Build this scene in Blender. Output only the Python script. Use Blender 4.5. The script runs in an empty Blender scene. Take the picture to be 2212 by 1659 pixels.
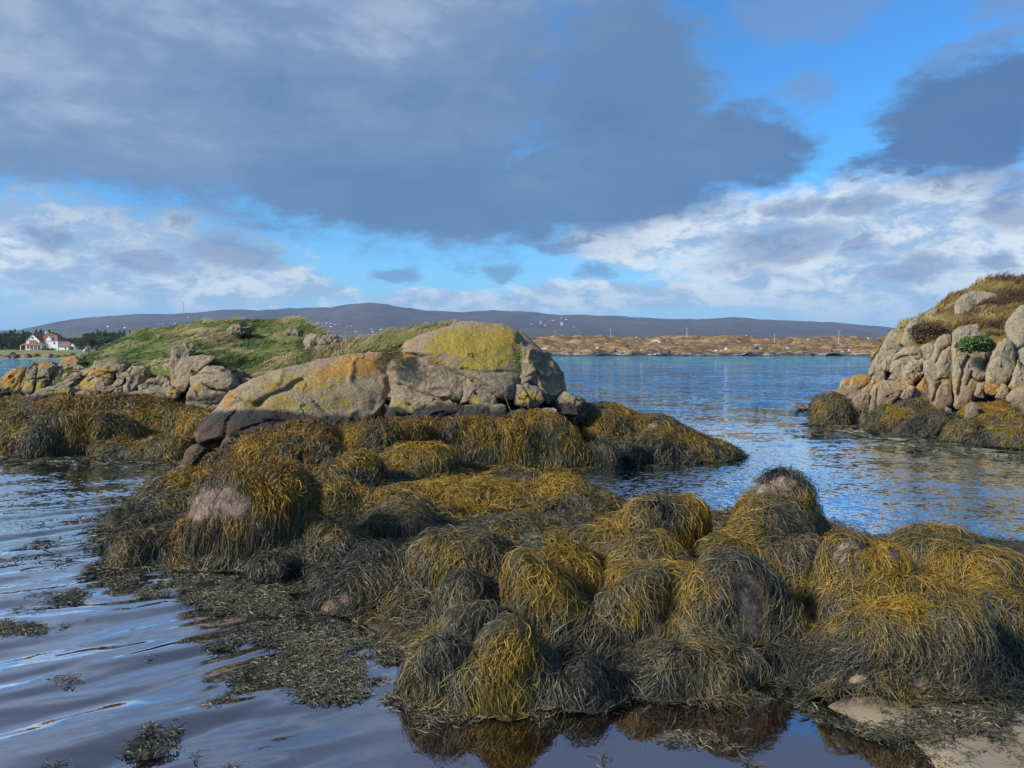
import bpy, math, numpy as np
from math import radians, sin, cos, pi
SC = bpy.context.scene
COL = SC.collection
RNG = np.random.default_rng(7)
# ------------------------------------------------------------------ camera
F, PX0, PY0, HOR, CAMH = 1609.0, 1106.0, 829.5, 762.0, 1.9
PITCH = math.atan((PY0 - HOR) / F)
cam = bpy.data.objects.new('camera', bpy.data.cameras.new('camera'))
COL.objects.link(cam)
cam.location = (0, 0, CAMH)
cam.rotation_euler = (pi / 2 - PITCH, 0, 0)
cam.data.sensor_width = 36
cam.data.lens = 36 / 2212 * F
cam.data.clip_start = 0.05
cam.data.clip_end = 30000
SC.camera = cam

def W(px, py, Y):
    """point of the scene at forward distance Y seen in direction (px, py)"""
    px, py, Y = np.broadcast_arrays(np.asarray(px, float), np.asarray(py, float), np.asarray(Y, float))
    dx = (px - PX0) / F
    du = (PY0 - py) / F
    c, s = cos(PITCH), sin(PITCH)
    dy = c + du * s
    dz = -s + du * c
    t = Y / dy
    return np.stack([dx * t, Y, CAMH + dz * t], -1)

def G(px, py, z=0.0):
    dx = (px - PX0) / F
    du = (PY0 - py) / F
    c, s = cos(PITCH), sin(PITCH)
    t = (z - CAMH) / (-s + du * c)
    return np.array([dx * t, (c + du * s) * t, z])

def proj(p):
    c, s = cos(PITCH), sin(PITCH)
    y = p[..., 1]
    z = p[..., 2] - CAMH
    f = np.maximum(y * c - z * s, 0.05)
    u = y * s + z * c
    return PX0 + F * p[..., 0] / f, PY0 - F * u / f

# ------------------------------------------------------------------ noise
def _hash(ix, iy, iz, seed):
    h = (ix.astype(np.uint64) * np.uint64(374761393) + iy.astype(np.uint64) * np.uint64(668265263)
         + iz.astype(np.uint64) * np.uint64(2147483647) + np.uint64(seed * 1013 + 17)) & np.uint64(0xffffffff)
    h = ((h ^ (h >> np.uint64(13))) * np.uint64(1274126177)) & np.uint64(0xffffffff)
    h = ((h ^ (h >> np.uint64(16))) * np.uint64(2246822519)) & np.uint64(0xffffffff)
    h ^= h >> np.uint64(15)
    return h.astype(np.float64) / 4294967295.0 * 2 - 1

def vnoise(p, seed=0):
    p = np.asarray(p, float)
    i = np.floor(p)
    f = p - i
    f = f * f * f * (f * (f * 6 - 15) + 10)
    i = i.astype(np.int64)
    out = 0
    for dx in (0, 1):
        wx = f[..., 0] if dx else 1 - f[..., 0]
        for dy in (0, 1):
            wy = f[..., 1] if dy else 1 - f[..., 1]
            for dz in (0, 1):
                wz = f[..., 2] if dz else 1 - f[..., 2]
                out = out + wx * wy * wz * _hash(i[..., 0] + dx, i[..., 1] + dy, i[..., 2] + dz, seed)
    return out

def fbm(p, seed=0, oct=4, gain=0.5):
    p = np.asarray(p, float)
    a, s, tot = 1.0, 0.0, 0.0
    for o in range(oct):
        s = s + a * vnoise(p + 17.3 * o, seed + o)
        tot += a
        p = p * 2.03
        a *= gain
    return s / tot

def sstep(a, b, x):
    t = np.clip((x - a) / (b - a), 0, 1)
    return t * t * (3 - 2 * t)

def norm(v):
    return v / np.maximum(np.linalg.norm(v, axis=-1, keepdims=True), 1e-9)

# ------------------------------------------------------------------ objects
def mesh_obj(name, verts, faces, mat, parent=None, attrs=None, smooth=True):
    """faces: (n,4) or (n,3) int array, or a list of such arrays"""
    me = bpy.data.meshes.new(name)
    verts = np.asarray(verts, np.float32).reshape(-1, 3)
    fl = faces if isinstance(faces, list) else [faces]
    fl = [np.asarray(f, np.int32) for f in fl if len(f)]
    me.vertices.add(len(verts))
    me.vertices.foreach_set('co', verts.ravel())
    loops = np.concatenate([f.ravel() for f in fl])
    cnt = np.concatenate([np.full(len(f), f.shape[1], np.int32) for f in fl])
    st = np.concatenate([[0], np.cumsum(cnt)[:-1]]).astype(np.int32)
    me.loops.add(len(loops))
    me.loops.foreach_set('vertex_index', loops)
    me.polygons.add(len(cnt))
    me.polygons.foreach_set('loop_start', st)
    if smooth:
        me.polygons.foreach_set('use_smooth', np.ones(len(cnt), bool))
    for k, a in (attrs or {}).items():
        at = me.attributes.new(k, 'FLOAT', 'POINT')
        at.data.foreach_set('value', np.asarray(a, np.float32).ravel())
    me.update(calc_edges=True)
    me.validate()
    for m in (mat if isinstance(mat, (list, tuple)) else [mat]):
        me.materials.append(m)
    o = bpy.data.objects.new(name, me)
    COL.objects.link(o)
    if parent is not None:
        o.parent = parent
    return o

def tag(o, label=None, cat=None, group=None, kind=None):
    if label: o['label'] = label
    if cat: o['category'] = cat
    if group: o['group'] = group
    if kind: o['kind'] = kind
    return o

def empty(name, loc=(0, 0, 0), label=None, cat=None, group=None):
    o = bpy.data.objects.new(name, None)
    COL.objects.link(o)
    o.location = loc
    o.empty_display_size = 0.1
    return tag(o, label, cat, group)

def grid_faces(nr, nc, wrap=False):
    i = np.arange(nr - 1)[:, None]
    j = np.arange(nc if wrap else nc - 1)[None]
    a = i * nc + j
    b = i * nc + (j + 1) % nc
    return np.stack([a, b, b + nc, a + nc], -1).reshape(-1, 4)

def vnormals(v, faces):
    n = np.zeros_like(v)
    for f in (faces if isinstance(faces, list) else [faces]):
        a, b, c = v[f[:, 0]], v[f[:, 1]], v[f[:, -1]]
        fn = np.cross(b - a, c - a)
        for k in range(f.shape[1]):
            np.add.at(n, f[:, k], fn)
    return norm(n)

class MB:
    """collects boxes and prisms into one mesh"""
    def __init__(s):
        s.v, s.f = [], []
    def add(s, vs, fs):
        b = len(s.v)
        s.v += [tuple(x) for x in vs]
        s.f += [[b + i for i in f] for f in fs]
    def box(s, x0, x1, y0, y1, z0, z1):
        s.add([(x0, y0, z0), (x1, y0, z0), (x1, y1, z0), (x0, y1, z0), (x0, y0, z1), (x1, y0, z1), (x1, y1, z1), (x0, y1, z1)],
              [(0, 3, 2, 1), (4, 5, 6, 7), (0, 1, 5, 4), (1, 2, 6, 5), (2, 3, 7, 6), (3, 0, 4, 7)])
    def prism(s, poly, y0, y1):
        """poly in x,z extruded along y"""
        n = len(poly)
        s.add([(x, y0, z) for x, z in poly] + [(x, y1, z) for x, z in poly],
              [list(range(n)), list(range(2 * n - 1, n - 1, -1))] + [(i, n + i, n + (i + 1) % n, (i + 1) % n) for i in range(n)])
    def tube(s, p0, p1, r0, r1, n=8):
        p0, p1 = np.array(p0, float), np.array(p1, float)
        d = norm(p1 - p0)
        a = norm(np.cross(d, (0.3, 0.9, 0.2)))
        b = np.cross(d, a)
        vs = []
        for p, r in ((p0, r0), (p1, r1)):
            for k in range(n):
                t = 2 * pi * k / n
                vs.append(p + r * (cos(t) * a + sin(t) * b))
        s.add(vs, [(k, (k + 1) % n, n + (k + 1) % n, n + k) for k in range(n)] + [list(range(n))[::-1], list(range(n, 2 * n))])
    def build(s, name, mat, parent=None, bevel=0.0):
        me = bpy.data.meshes.new(name)
        me.from_pydata(s.v, [], s.f)
        me.validate()
        me.materials.append(mat)
        o = bpy.data.objects.new(name, me)
        COL.objects.link(o)
        if parent is not None: o.parent = parent
        return o
# ------------------------------------------------------------------ materials
class NT:
    def __init__(s, tree):
        s.t = tree
    def n(s, typ, **kw):
        nd = s.t.nodes.new(typ)
        for k, v in kw.items():
            setattr(nd, k, v)
        return nd
    def link(s, sock, v):
        if isinstance(v, bpy.types.NodeSocket):
            s.t.links.new(v, sock)
        elif v is not None:
            if sock.type == 'RGBA' and isinstance(v, (tuple, list)) and len(v) == 3:
                v = (*v, 1)
            if sock.type == 'VECTOR' and not isinstance(v, (tuple, list)):
                v = (v, v, v)
            sock.default_value = v
    def m(s, op, a, b=None, c=None, clamp=False):
        nd = s.n('ShaderNodeMath', operation=op, use_clamp=clamp)
        for i, v in enumerate((a, b, c)):
            if v is not None: s.link(nd.inputs[i], v)
        return nd.outputs[0]
    def add(s, a, b): return s.m('ADD', a, b)
    def sub(s, a, b): return s.m('SUBTRACT', a, b)
    def mul(s, a, b): return s.m('MULTIPLY', a, b)
    def vm(s, op, a, b=None, out=0):
        nd = s.n('ShaderNodeVectorMath', operation=op)
        s.link(nd.inputs[0], a)
        if b is not None:
            if op == 'SCALE': s.link(nd.inputs['Scale'], b)
            else: s.link(nd.inputs[1], b)
        return nd.outputs[out]
    def ss(s, a, b, x):
        nd = s.n('ShaderNodeMapRange', interpolation_type='SMOOTHSTEP')
        s.link(nd.inputs['Value'], x)
        if not isinstance(a, bpy.types.NodeSocket) and not isinstance(b, bpy.types.NodeSocket) and a > b:
            nd.inputs['From Min'].default_value = b
            nd.inputs['From Max'].default_value = a
            nd.inputs['To Min'].default_value = 1
            nd.inputs['To Max'].default_value = 0
        else:
            s.link(nd.inputs['From Min'], a); s.link(nd.inputs['From Max'], b)
        return nd.outputs[0]
    def mix(s, f, a, b, blend='MIX'):
        nd = s.n('ShaderNodeMix', data_type='RGBA', blend_type=blend)
        s.link(nd.inputs[0], f); s.link(nd.inputs[6], a); s.link(nd.inputs[7], b)
        return nd.outputs[2]
    def noise(s, vec, scale, detail=4, rough=0.55, dist=0.0, col=False):
        nd = s.n('ShaderNodeTexNoise')
        s.link(nd.inputs['Vector'], vec)
        nd.inputs['Scale'].default_value = scale
        nd.inputs['Detail'].default_value = detail
        nd.inputs['Roughness'].default_value = rough
        nd.inputs['Distortion'].default_value = dist
        return nd.outputs[1 if col else 0]
    def voro(s, vec, scale, feature='F1', out=0, rnd=1.0):
        nd = s.n('ShaderNodeTexVoronoi', feature=feature)
        s.link(nd.inputs['Vector'], vec)
        nd.inputs['Scale'].default_value = scale
        nd.inputs['Randomness'].default_value = rnd
        return nd.outputs[out]
    def attr(s, name):
        return s.n('ShaderNodeAttribute', attribute_name=name).outputs['Fac']
    def pos(s):
        return s.n('ShaderNodeNewGeometry').outputs['Position']
    def xyz(s, v):
        return s.n('ShaderNodeSeparateXYZ').outputs if False else s._xyz(v)
    def _xyz(s, v):
        nd = s.n('ShaderNodeSeparateXYZ')
        s.link(nd.inputs[0], v)
        return nd.outputs[0], nd.outputs[1], nd.outputs[2]
    def comb(s, x, y, z):
        nd = s.n('ShaderNodeCombineXYZ')
        for i, v in enumerate((x, y, z)): s.link(nd.inputs[i], v)
        return nd.outputs[0]
    def ramp(s, f, stops, interp='LINEAR'):
        nd = s.n('ShaderNodeValToRGB')
        cr = nd.color_ramp
        cr.interpolation = interp
        while len(cr.elements) < len(stops): cr.elements.new(0.5)
        for e, (p, c) in zip(cr.elements, stops):
            e.position = p
            e.color = (*c, 1) if len(c) == 3 else c
        s.link(nd.inputs[0], f)
        return nd.outputs[0]
    def bump(s, h, strength=0.5, dist=0.02, normal=None):
        nd = s.n('ShaderNodeBump')
        nd.inputs['Strength'].default_value = strength
        nd.inputs['Distance'].default_value = dist
        s.link(nd.inputs['Height'], h)
        if normal is not None: s.link(nd.inputs['Normal'], normal)
        return nd.outputs[0]

def material(name):
    m = bpy.data.materials.new(name)
    m.use_nodes = True
    t = NT(m.node_tree)
    b = m.node_tree.nodes['Principled BSDF']
    return m, t, b

def simple(name, col, rough=0.7, var=0.15, scale=8.0, spec=0.3):
    m, t, b = material(name)
    n = t.noise(t.pos(), scale, 5)
    c = t.mix(n, tuple(x * (1 - var) for x in col), tuple(min(1, x * (1 + var)) for x in col))
    t.link(b.inputs['Base Color'], c)
    b.inputs['Roughness'].default_value = rough
    b.inputs['Specular IOR Level'].default_value = spec
    return m

def mask(t, att, nz, amt=0.9, sharp=4.0):
    """painted mask broken up by noise"""
    v = t.add(att, t.mul(t.sub(nz, 0.5), amt))
    return t.m('MULTIPLY_ADD', t.sub(v, 0.5), sharp, 0.5, clamp=True)

def make_granite(name, colA, colB, colC, black=True, lich=1.0, tide=0.0):
    """granite with a tide zonation by height: weed brown, black lichen band, bare rock with lichens"""
    m, t, b = material(name)
    P = t.pos()
    x, y, z = t.xyz(P)
    big = t.noise(P, 0.9, 5, 0.6)
    mid = t.noise(P, 4.5, 6, 0.65)
    fine = t.noise(P, 38, 4, 0.7)
    grain = t.voro(P, 90, out=1)
    c = t.mix(t.ss(0.35, 0.65, big), colA, colB)
    c = t.mix(t.mul(t.ss(0.45, 0.75, mid), 0.7), c, colC)
    c = t.mix(0.35, c, t.mix(t.ss(0.3, 0.7, fine), (0.06, 0.05, 0.045), (0.55, 0.47, 0.4)), 'OVERLAY')
    g = t.n('ShaderNodeRGBToBW'); t.link(g.inputs[0], grain)
    c = t.mix(0.25, c, g.outputs[0], 'OVERLAY')
    # pale crustose lichen flecks
    fl = t.ss(0.60, 0.68, t.noise(P, 17, 4, 0.75))
    fl2 = t.mul(fl, t.ss(0.42, 0.62, t.noise(P, 2.2, 3)))
    fl2 = t.mul(fl2, t.ss(0.95 + tide, 1.25 + tide, z))
    c = t.mix(t.mul(fl2, 0.75 * lich), c, (0.42, 0.42, 0.36))
    wfl = t.mul(t.ss(0.66, 0.72, t.noise(P, 26, 3, 0.6)), t.attr('white'))
    c = t.mix(t.m('MULTIPLY', wfl, 1.6, clamp=True), c, (0.62, 0.62, 0.56))
    dkl = t.mul(t.ss(0.50, 0.60, t.noise(P, 19, 5, 0.75)), t.m('MULTIPLY', t.attr('white'), 0.9, clamp=True))
    c = t.mix(dkl, c, (0.085, 0.082, 0.066))
    dl = t.mul(t.ss(0.58, 0.66, t.noise(P, 9, 6, 0.75, 0.6)), 0.6 * lich)
    c = t.mix(dl, c, (0.075, 0.07, 0.055))
    nz = t.noise(P, 6.5, 6, 0.72)
    my = mask(t, t.mul(t.attr('yellow'), 0.88), t.add(t.mul(nz, 0.6), t.mul(t.noise(P, 15, 5, 0.75), 0.4)), 2.6, 5)
    c = t.mix(t.mul(my, 0.85), c, t.mix(fine, (0.20, 0.155, 0.02), (0.44, 0.32, 0.03)))
    nz2 = t.noise(P, 5.2, 6, 0.7, 0.4)
    mo = mask(t, t.mul(t.attr('orange'), 1.02), nz2, 2.2, 4)
    c = t.mix(t.mul(mo, 0.9), c, t.mix(fine, (0.30, 0.16, 0.035), (0.46, 0.25, 0.05)))
    # tide bands
    w = t.add(z, t.mul(t.sub(mid, 0.5), 0.38))
    w = t.add(w, t.mul(t.sub(big, 0.5), 0.30))
    if black:
        kb = t.mul(t.ss(1.10 + tide, 0.97 + tide, w), t.ss(0.0, 0.35, t.add(t.attr('black'), t.mul(t.sub(nz, 0.5), 0.5))))
        c = t.mix(t.mul(kb, 0.93), c, t.mix(fine, (0.012, 0.012, 0.014), (0.045, 0.044, 0.046)))
        br = t.ss(0.80 + tide, 0.66 + tide, w)
        c = t.mix(t.mul(br, 0.85), c, t.mix(mid, (0.035, 0.024, 0.02), (0.12, 0.075, 0.055)))
    else:
        ob = t.mul(t.ss(0.80, 1.02, w), t.ss(1.32, 1.12, w))
        ob = t.mul(ob, t.ss(0.42, 0.6, nz2))
        c = t.mix(t.mul(ob, 0.75), c, (0.36, 0.19, 0.055))
        br = t.ss(1.05, 0.75, w)
        c = t.mix(t.mul(br, 0.55), c, t.mix(mid, (0.12, 0.075, 0.05), (0.34, 0.21, 0.14)))
    wd = t.ss(0.5, 0.36, w)
    wd = t.mul(wd, t.ss(0.42, 0.56, t.noise(P, 11, 5, 0.7)))
    c = t.mix(t.mul(wd, 0.85), c, t.mix(fine, (0.03, 0.022, 0.01), (0.16, 0.1, 0.02)))
    t.link(b.inputs['Base Color'], c)
    b.inputs['Roughness'].default_value = 0.82
    b.inputs['Specular IOR Level'].default_value = 0.25
    Pw = t.vm('ADD', P, t.vm('SCALE', t.noise(P, 1.6, 4, 0.6, col=True), 0.55))
    joint = t.ss(0.0, 0.03, t.voro(t.vm('MULTIPLY', Pw, (1.0, 1.0, 1.6)), 0.8, 'DISTANCE_TO_EDGE'))
    joint = t.m('MAXIMUM', joint, t.ss(0.40, 0.50, t.noise(P, 0.7, 3)))
    if not black: joint = t.m('MAXIMUM', joint, 0.6)
    c = t.mix(joint, t.mix(0.75, c, (0.03, 0.027, 0.024)), c)
    t.link(b.inputs['Base Color'], c)
    pit = t.ss(0.38, 0.52, t.noise(P, 21, 5, 0.7))
    h = t.add(t.add(t.mul(big, 1.0), t.mul(mid, 1.0)), t.add(t.mul(fine, 0.16), t.mul(t.noise(P, 13, 6, 0.7), 0.65)))
    h = t.add(h, t.add(t.mul(joint, 0.35), t.mul(pit, 0.10)))
    t.link(b.inputs['Normal'], t.bump(h, 0.9, 0.10))
    return m

GRANITE = make_granite('granite_sea_rock', (0.37, 0.295, 0.19), (0.265, 0.23, 0.165), (0.38, 0.265, 0.18), True, 1.0)
GRANITE_HEAD = make_granite('granite_headland', (0.41, 0.335, 0.225), (0.31, 0.285, 0.205), (0.42, 0.295, 0.19), False, 0.55)

def make_core():
    """boulder under the wrack: dark weed film with bare pink granite where the fronds part"""
    m, t, b = material('weedy_boulder_rock')
    P = t.pos()
    mid = t.noise(P, 5, 6, 0.65)
    fine = t.noise(P, 45, 4, 0.7)
    weed = t.mix(t.ss(0.35, 0.7, fine), (0.012, 0.011, 0.007), (0.075, 0.055, 0.018))
    rock = t.mix(t.ss(0.3, 0.7, mid), (0.15, 0.10, 0.075), (0.29, 0.20, 0.145))
    rock = t.mix(t.mul(t.ss(0.44, 0.58, t.noise(P, 14, 7, 0.75)), 0.8), rock, (0.07, 0.05, 0.04))
    rock = t.mix(0.3, rock, t.mix(fine, (0.1, 0.1, 0.1), (0.9, 0.9, 0.9)), 'OVERLAY')
    mk = mask(t, t.attr('bare'), t.noise(P, 13, 6, 0.75), 1.5, 11)
    c = t.mix(mk, weed, rock)
    t.link(b.inputs['Base Color'], c)
    b.inputs['Roughness'].default_value = 0.62
    b.inputs['Specular IOR Level'].default_value = 0.35
    t.link(b.inputs['Normal'], t.bump(t.add(t.mul(mid, 1.0), t.mul(fine, 0.25)), 0.8, 0.04))
    return m
CORE = make_core()

def make_strand(name, stops, rough=0.45, spec=0.45, vscale=3.0):
    m, t, b = material(name)
    P = t.pos()
    f = t.add(t.attr('tone'), t.mul(t.sub(t.noise(P, vscale, 4, 0.6), 0.5), 0.75))
    c = t.ramp(t.m('ADD', f, 0.0, clamp=True), stops)
    t.link(b.inputs['Base Color'], c)
    b.inputs['Roughness'].default_value = rough
    b.inputs['Specular IOR Level'].default_value = spec
    return m
WEED = make_strand('wrack_fronds', [(0.0, (0.026, 0.026, 0.022)), (0.25, (0.078, 0.074, 0.052)), (0.5, (0.120, 0.094, 0.036)),
                                    (0.72, (0.180, 0.116, 0.020)), (1.0, (0.28, 0.172, 0.020))], 0.5, 0.28)
RUSTWEED = make_strand('channelled_wrack', [(0.0, (0.035, 0.022, 0.012)), (0.45, (0.12, 0.065, 0.018)), (1.0, (0.27, 0.145, 0.022))], 0.6, 0.3)
FLOATWEED = make_strand('drift_weed', [(0.0, (0.020, 0.021, 0.018)), (0.35, (0.075, 0.072, 0.048)), (0.65, (0.155, 0.140, 0.090)), (0.9, (0.27, 0.23, 0.14)), (1.0, (0.38, 0.22, 0.11))], 0.5, 0.35, 6.0)
GRASS = make_strand('coastal_grass', [(0.0, (0.035, 0.058, 0.014)), (0.3, (0.095, 0.14, 0.028)), (0.5, (0.17, 0.19, 0.05)), (0.68, (0.25, 0.20, 0.085)), (1.0, (0.38, 0.30, 0.17))], 0.6, 0.25, 0.5)
HEATH = make_strand('heather_and_grass', [(0.0, (0.045, 0.026, 0.017)), (0.35, (0.12, 0.07, 0.028)), (0.6, (0.19, 0.15, 0.045)), (0.85, (0.30, 0.24, 0.09)), (1.0, (0.36, 0.29, 0.13))], 0.7, 0.2, 0.8)

def make_ground(name, cols, scale=2.0, bump=0.4, bd=0.1):
    m, t, b = material(name)
    P = t.pos()
    n = t.noise(P, scale, 8, 0.65)
    c = t.ramp(n, cols)
    t.link(b.inputs['Base Color'], c)
    b.inputs['Roughness'].default_value = 0.9
    b.inputs['Specular IOR Level'].default_value = 0.2
    t.link(b.inputs['Normal'], t.bump(t.noise(P, scale * 6, 6, 0.7), bump, bd))
    return m
TURF = make_ground('turf', [(0.3, (0.035, 0.05, 0.012)), (0.5, (0.085, 0.105, 0.025)), (0.62, (0.16, 0.14, 0.05)), (0.8, (0.11, 0.12, 0.035))], 0.9)
HEATHSOIL = make_ground('heath_turf', [(0.3, (0.05, 0.03, 0.018)), (0.5, (0.13, 0.085, 0.03)), (0.65, (0.21, 0.17, 0.06)), (0.8, (0.10, 0.07, 0.03))], 0.9)
LAWN = make_ground('lawn', [(0.3, (0.10, 0.11, 0.035)), (0.6, (0.22, 0.22, 0.08)), (0.8, (0.16, 0.15, 0.06))], 0.08)

def make_seabed():
    m, t, b = material('seabed_sand_and_peat')
    P = t.pos()
    n = t.noise(P, 1.6, 5, 0.6)
    fine = t.noise(P, 120, 3, 0.7)
    sand = t.mix(fine, (0.14, 0.115, 0.085), (0.34, 0.29, 0.215))
    sand = t.mix(t.ss(0.40, 0.62, t.noise(P, 22, 5, 0.7)), sand, (0.23, 0.185, 0.13))
    peb = t.ss(0.62, 0.70, t.noise(P, 48, 3, 0.6))
    sand = t.mix(peb, sand, (0.10, 0.085, 0.065))
    sand = t.mix(t.mul(t.ss(0.45, 0.65, n), 0.45), sand, (0.16, 0.115, 0.06))
    peat = t.mix(n, (0.46, 0.215, 0.035), (0.60, 0.31, 0.07))
    reef = t.mix(t.noise(P, 9, 5, 0.7), (0.015, 0.013, 0.008), (0.07, 0.05, 0.02))
    c = t.mix(t.attr('sand'), peat, sand)
    c = t.mix(t.attr('reef'), c, reef)
    t.link(b.inputs['Base Color'], c)
    b.inputs['Roughness'].default_value = 0.75
    t.link(b.inputs['Normal'], t.bump(t.add(n, t.mul(fine, 0.1)), 0.4, 0.03))
    return m
SEABED = make_seabed()

def make_water():
    m = bpy.data.materials.new('sea_water')
    m.use_nodes = True
    nt = m.node_tree
    nt.nodes.clear()
    t = NT(nt)
    out = t.n('ShaderNodeOutputMaterial')
    P = t.pos()
    x, y, z = t.xyz(P)
    dist = t.vm('LENGTH', P, out=1)
    chop = t.m('MAXIMUM', t.ss(5.4, 9.5, t.add(y, t.mul(x, 0.55))), t.mul(t.ss(5.0, 10.0, t.sub(y, t.mul(x, 0.35))), t.ss(0.5, -1.5, x)))
    chop = t.m('MAXIMUM', chop, t.mul(t.ss(-0.2, -1.6, x), 0.10))
    # wind ripples: slightly stretched across the wind
    Q = t.vm('MULTIPLY', P, (0.7, 1.0, 1.0))
    n1 = t.noise(Q, 6.5, 3, 0.55, 0.3)
    n2 = t.noise(Q, 2.2, 3, 0.5, 0.3)
    n3 = t.noise(Q, 0.55, 3, 0.5, 0.2)
    patch = t.ss(0.36, 0.62, t.noise(t.vm('MULTIPLY', P, (0.5, 1.0, 1.0)), 0.13, 3, 0.55))
    amp = t.mul(chop, t.m('MULTIPLY_ADD', patch, 0.55, 0.45))
    near = t.m('MULTIPLY_ADD', amp, 0.055, 0.0012)
    h = t.add(t.mul(n1, near), t.add(t.mul(n2, t.mul(amp, 0.16)), t.mul(n3, t.mul(amp, 0.42))))
    # slopes of the chop, taken straight from noise so that they hold up far away
    def slope(s_, k, off):
        c_ = t.noise(t.vm('ADD', Q, off), s_, 2, 0.5, 0.25, col=True)
        return t.vm('SCALE', t.vm('SUBTRACT', c_, (0.5, 0.5, 0.5)), k)
    sl = t.vm('ADD', t.vm('ADD', slope(6.5, 0.75, (0, 0, 0)), slope(2.0, 0.85, (9, 2, 0))), slope(0.5, 0.8, (3, 8, 0)))
    nearf = t.mul(chop, t.ss(30, 9, dist))
    fines = t.vm('SCALE', t.vm('ADD', slope(15, 0.62, (2, 5, 0)), slope(38, 0.42, (6, 1, 0))), t.mul(nearf, t.m('MULTIPLY_ADD', patch, 0.6, 0.5)))
    sl = t.vm('MULTIPLY', t.vm('SCALE', sl, t.mul(amp, t.m('MULTIPLY_ADD', t.ss(12, 30, dist), 2.0, 0.28))), (0.55, 1.0, 0.0))
    sl = t.vm('ADD', sl, t.vm('MULTIPLY', fines, (0.6, 1.0, 0.0)))
    bmp = t.n('ShaderNodeBump')
    bmp.inputs['Strength'].default_value = 1.0
    bmp.inputs['Distance'].default_value = 1.0
    t.link(bmp.inputs['Height'], t.mul(n1, 0.0012))
    nrm = t.vm('NORMALIZE', t.vm('ADD', bmp.outputs[0], sl))
    # water body colour: peat brown close in, blue further out, milky teal over the far shoals
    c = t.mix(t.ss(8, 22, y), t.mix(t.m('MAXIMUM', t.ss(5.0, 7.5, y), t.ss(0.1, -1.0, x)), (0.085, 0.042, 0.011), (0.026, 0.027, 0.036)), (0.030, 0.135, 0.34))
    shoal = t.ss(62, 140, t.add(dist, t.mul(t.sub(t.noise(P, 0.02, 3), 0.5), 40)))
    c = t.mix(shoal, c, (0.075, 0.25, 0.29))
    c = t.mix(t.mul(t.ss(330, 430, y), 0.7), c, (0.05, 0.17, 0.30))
    fo = t.mul(t.ss(0.70, 0.735, t.noise(t.vm('MULTIPLY', P, (0.35, 1, 1)), 0.8, 4, 0.6)), t.ss(30, 60, y))
    c = t.mix(t.mul(fo, 0.55), c, (0.7, 0.75, 0.78))
    dif = t.n('ShaderNodeBsdfDiffuse'); t.link(dif.inputs[0], c)
    tr = t.n('ShaderNodeBsdfTransparent')
    t.link(tr.inputs[0], (0.80, 0.60, 0.36))
    trans = t.m('POWER', 2.718, t.mul(t.attr('depth'), -0.7))
    body = t.n('ShaderNodeMixShader')
    t.link(body.inputs[0], trans); t.link(body.inputs[1], dif.outputs[0]); t.link(body.inputs[2], tr.outputs[0])
    gl = t.n('ShaderNodeBsdfGlossy')
    gl.inputs['Roughness'].default_value = 0.03
    t.link(gl.inputs['Color'], t.mix(chop, (0.86, 0.86, 0.92), t.mix(t.ss(14, 32, dist), (0.88, 0.97, 1.0), (0.56, 0.82, 1.0))))
    t.link(gl.inputs['Normal'], nrm)
    fr = t.n('ShaderNodeFresnel')
    fr.inputs['IOR'].default_value = 1.55
    t.link(fr.inputs['Normal'], nrm)
    ms = t.n('ShaderNodeMixShader')
    t.link(ms.inputs[0], t.m('MULTIPLY_ADD', fr.outputs[0], t.m('MULTIPLY_ADD', chop, t.m('MULTIPLY_ADD', t.ss(12, 30, dist), -1.3, -0.6), 3.2), 0.08, clamp=True))
    t.link(ms.inputs[1], body.outputs[0]); t.link(ms.inputs[2], gl.outputs[0])
    t.link(out.inputs[0], ms.outputs[0])
    return m
WATER = make_water()

def make_moor():
    m, t, b = material('moorland_hill')
    P = t.pos()
    x, y, z = t.xyz(P)
    Q = t.vm('MULTIPLY', P, (1.0, 0.35, 2.5))
    n = t.noise(Q, 0.0045, 7, 0.6)
    n2 = t.noise(Q, 0.02, 6, 0.65)
    c = t.ramp(n, [(0.3, (0.032, 0.033, 0.040)), (0.48, (0.062, 0.050, 0.050)), (0.6, (0.082, 0.062, 0.052)), (0.75, (0.044, 0.041, 0.044))])
    fld = t.mul(t.ss(110, 40, t.add(z, t.mul(t.sub(n, 0.5), 120))), t.ss(150, -250, x))
    field = t.mix(t.ss(0.4, 0.6, n2), (0.085, 0.105, 0.045), (0.155, 0.165, 0.075))
    c = t.mix(t.mul(fld, t.ss(0.35, 0.55, t.noise(Q, 0.012, 4))), c, field)
    c = t.mix(t.mul(t.ss(0.55, 0.7, n2), 0.5), c, (0.035, 0.035, 0.035))
    t.link(b.inputs['Base Color'], c)
    b.inputs['Roughness'].default_value = 0.95
    b.inputs['Specular IOR Level'].default_value = 0.1
    t.link(b.inputs['Normal'], t.bump(n2, 0.6, 12))
    return m
MOOR = make_moor()

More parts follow.
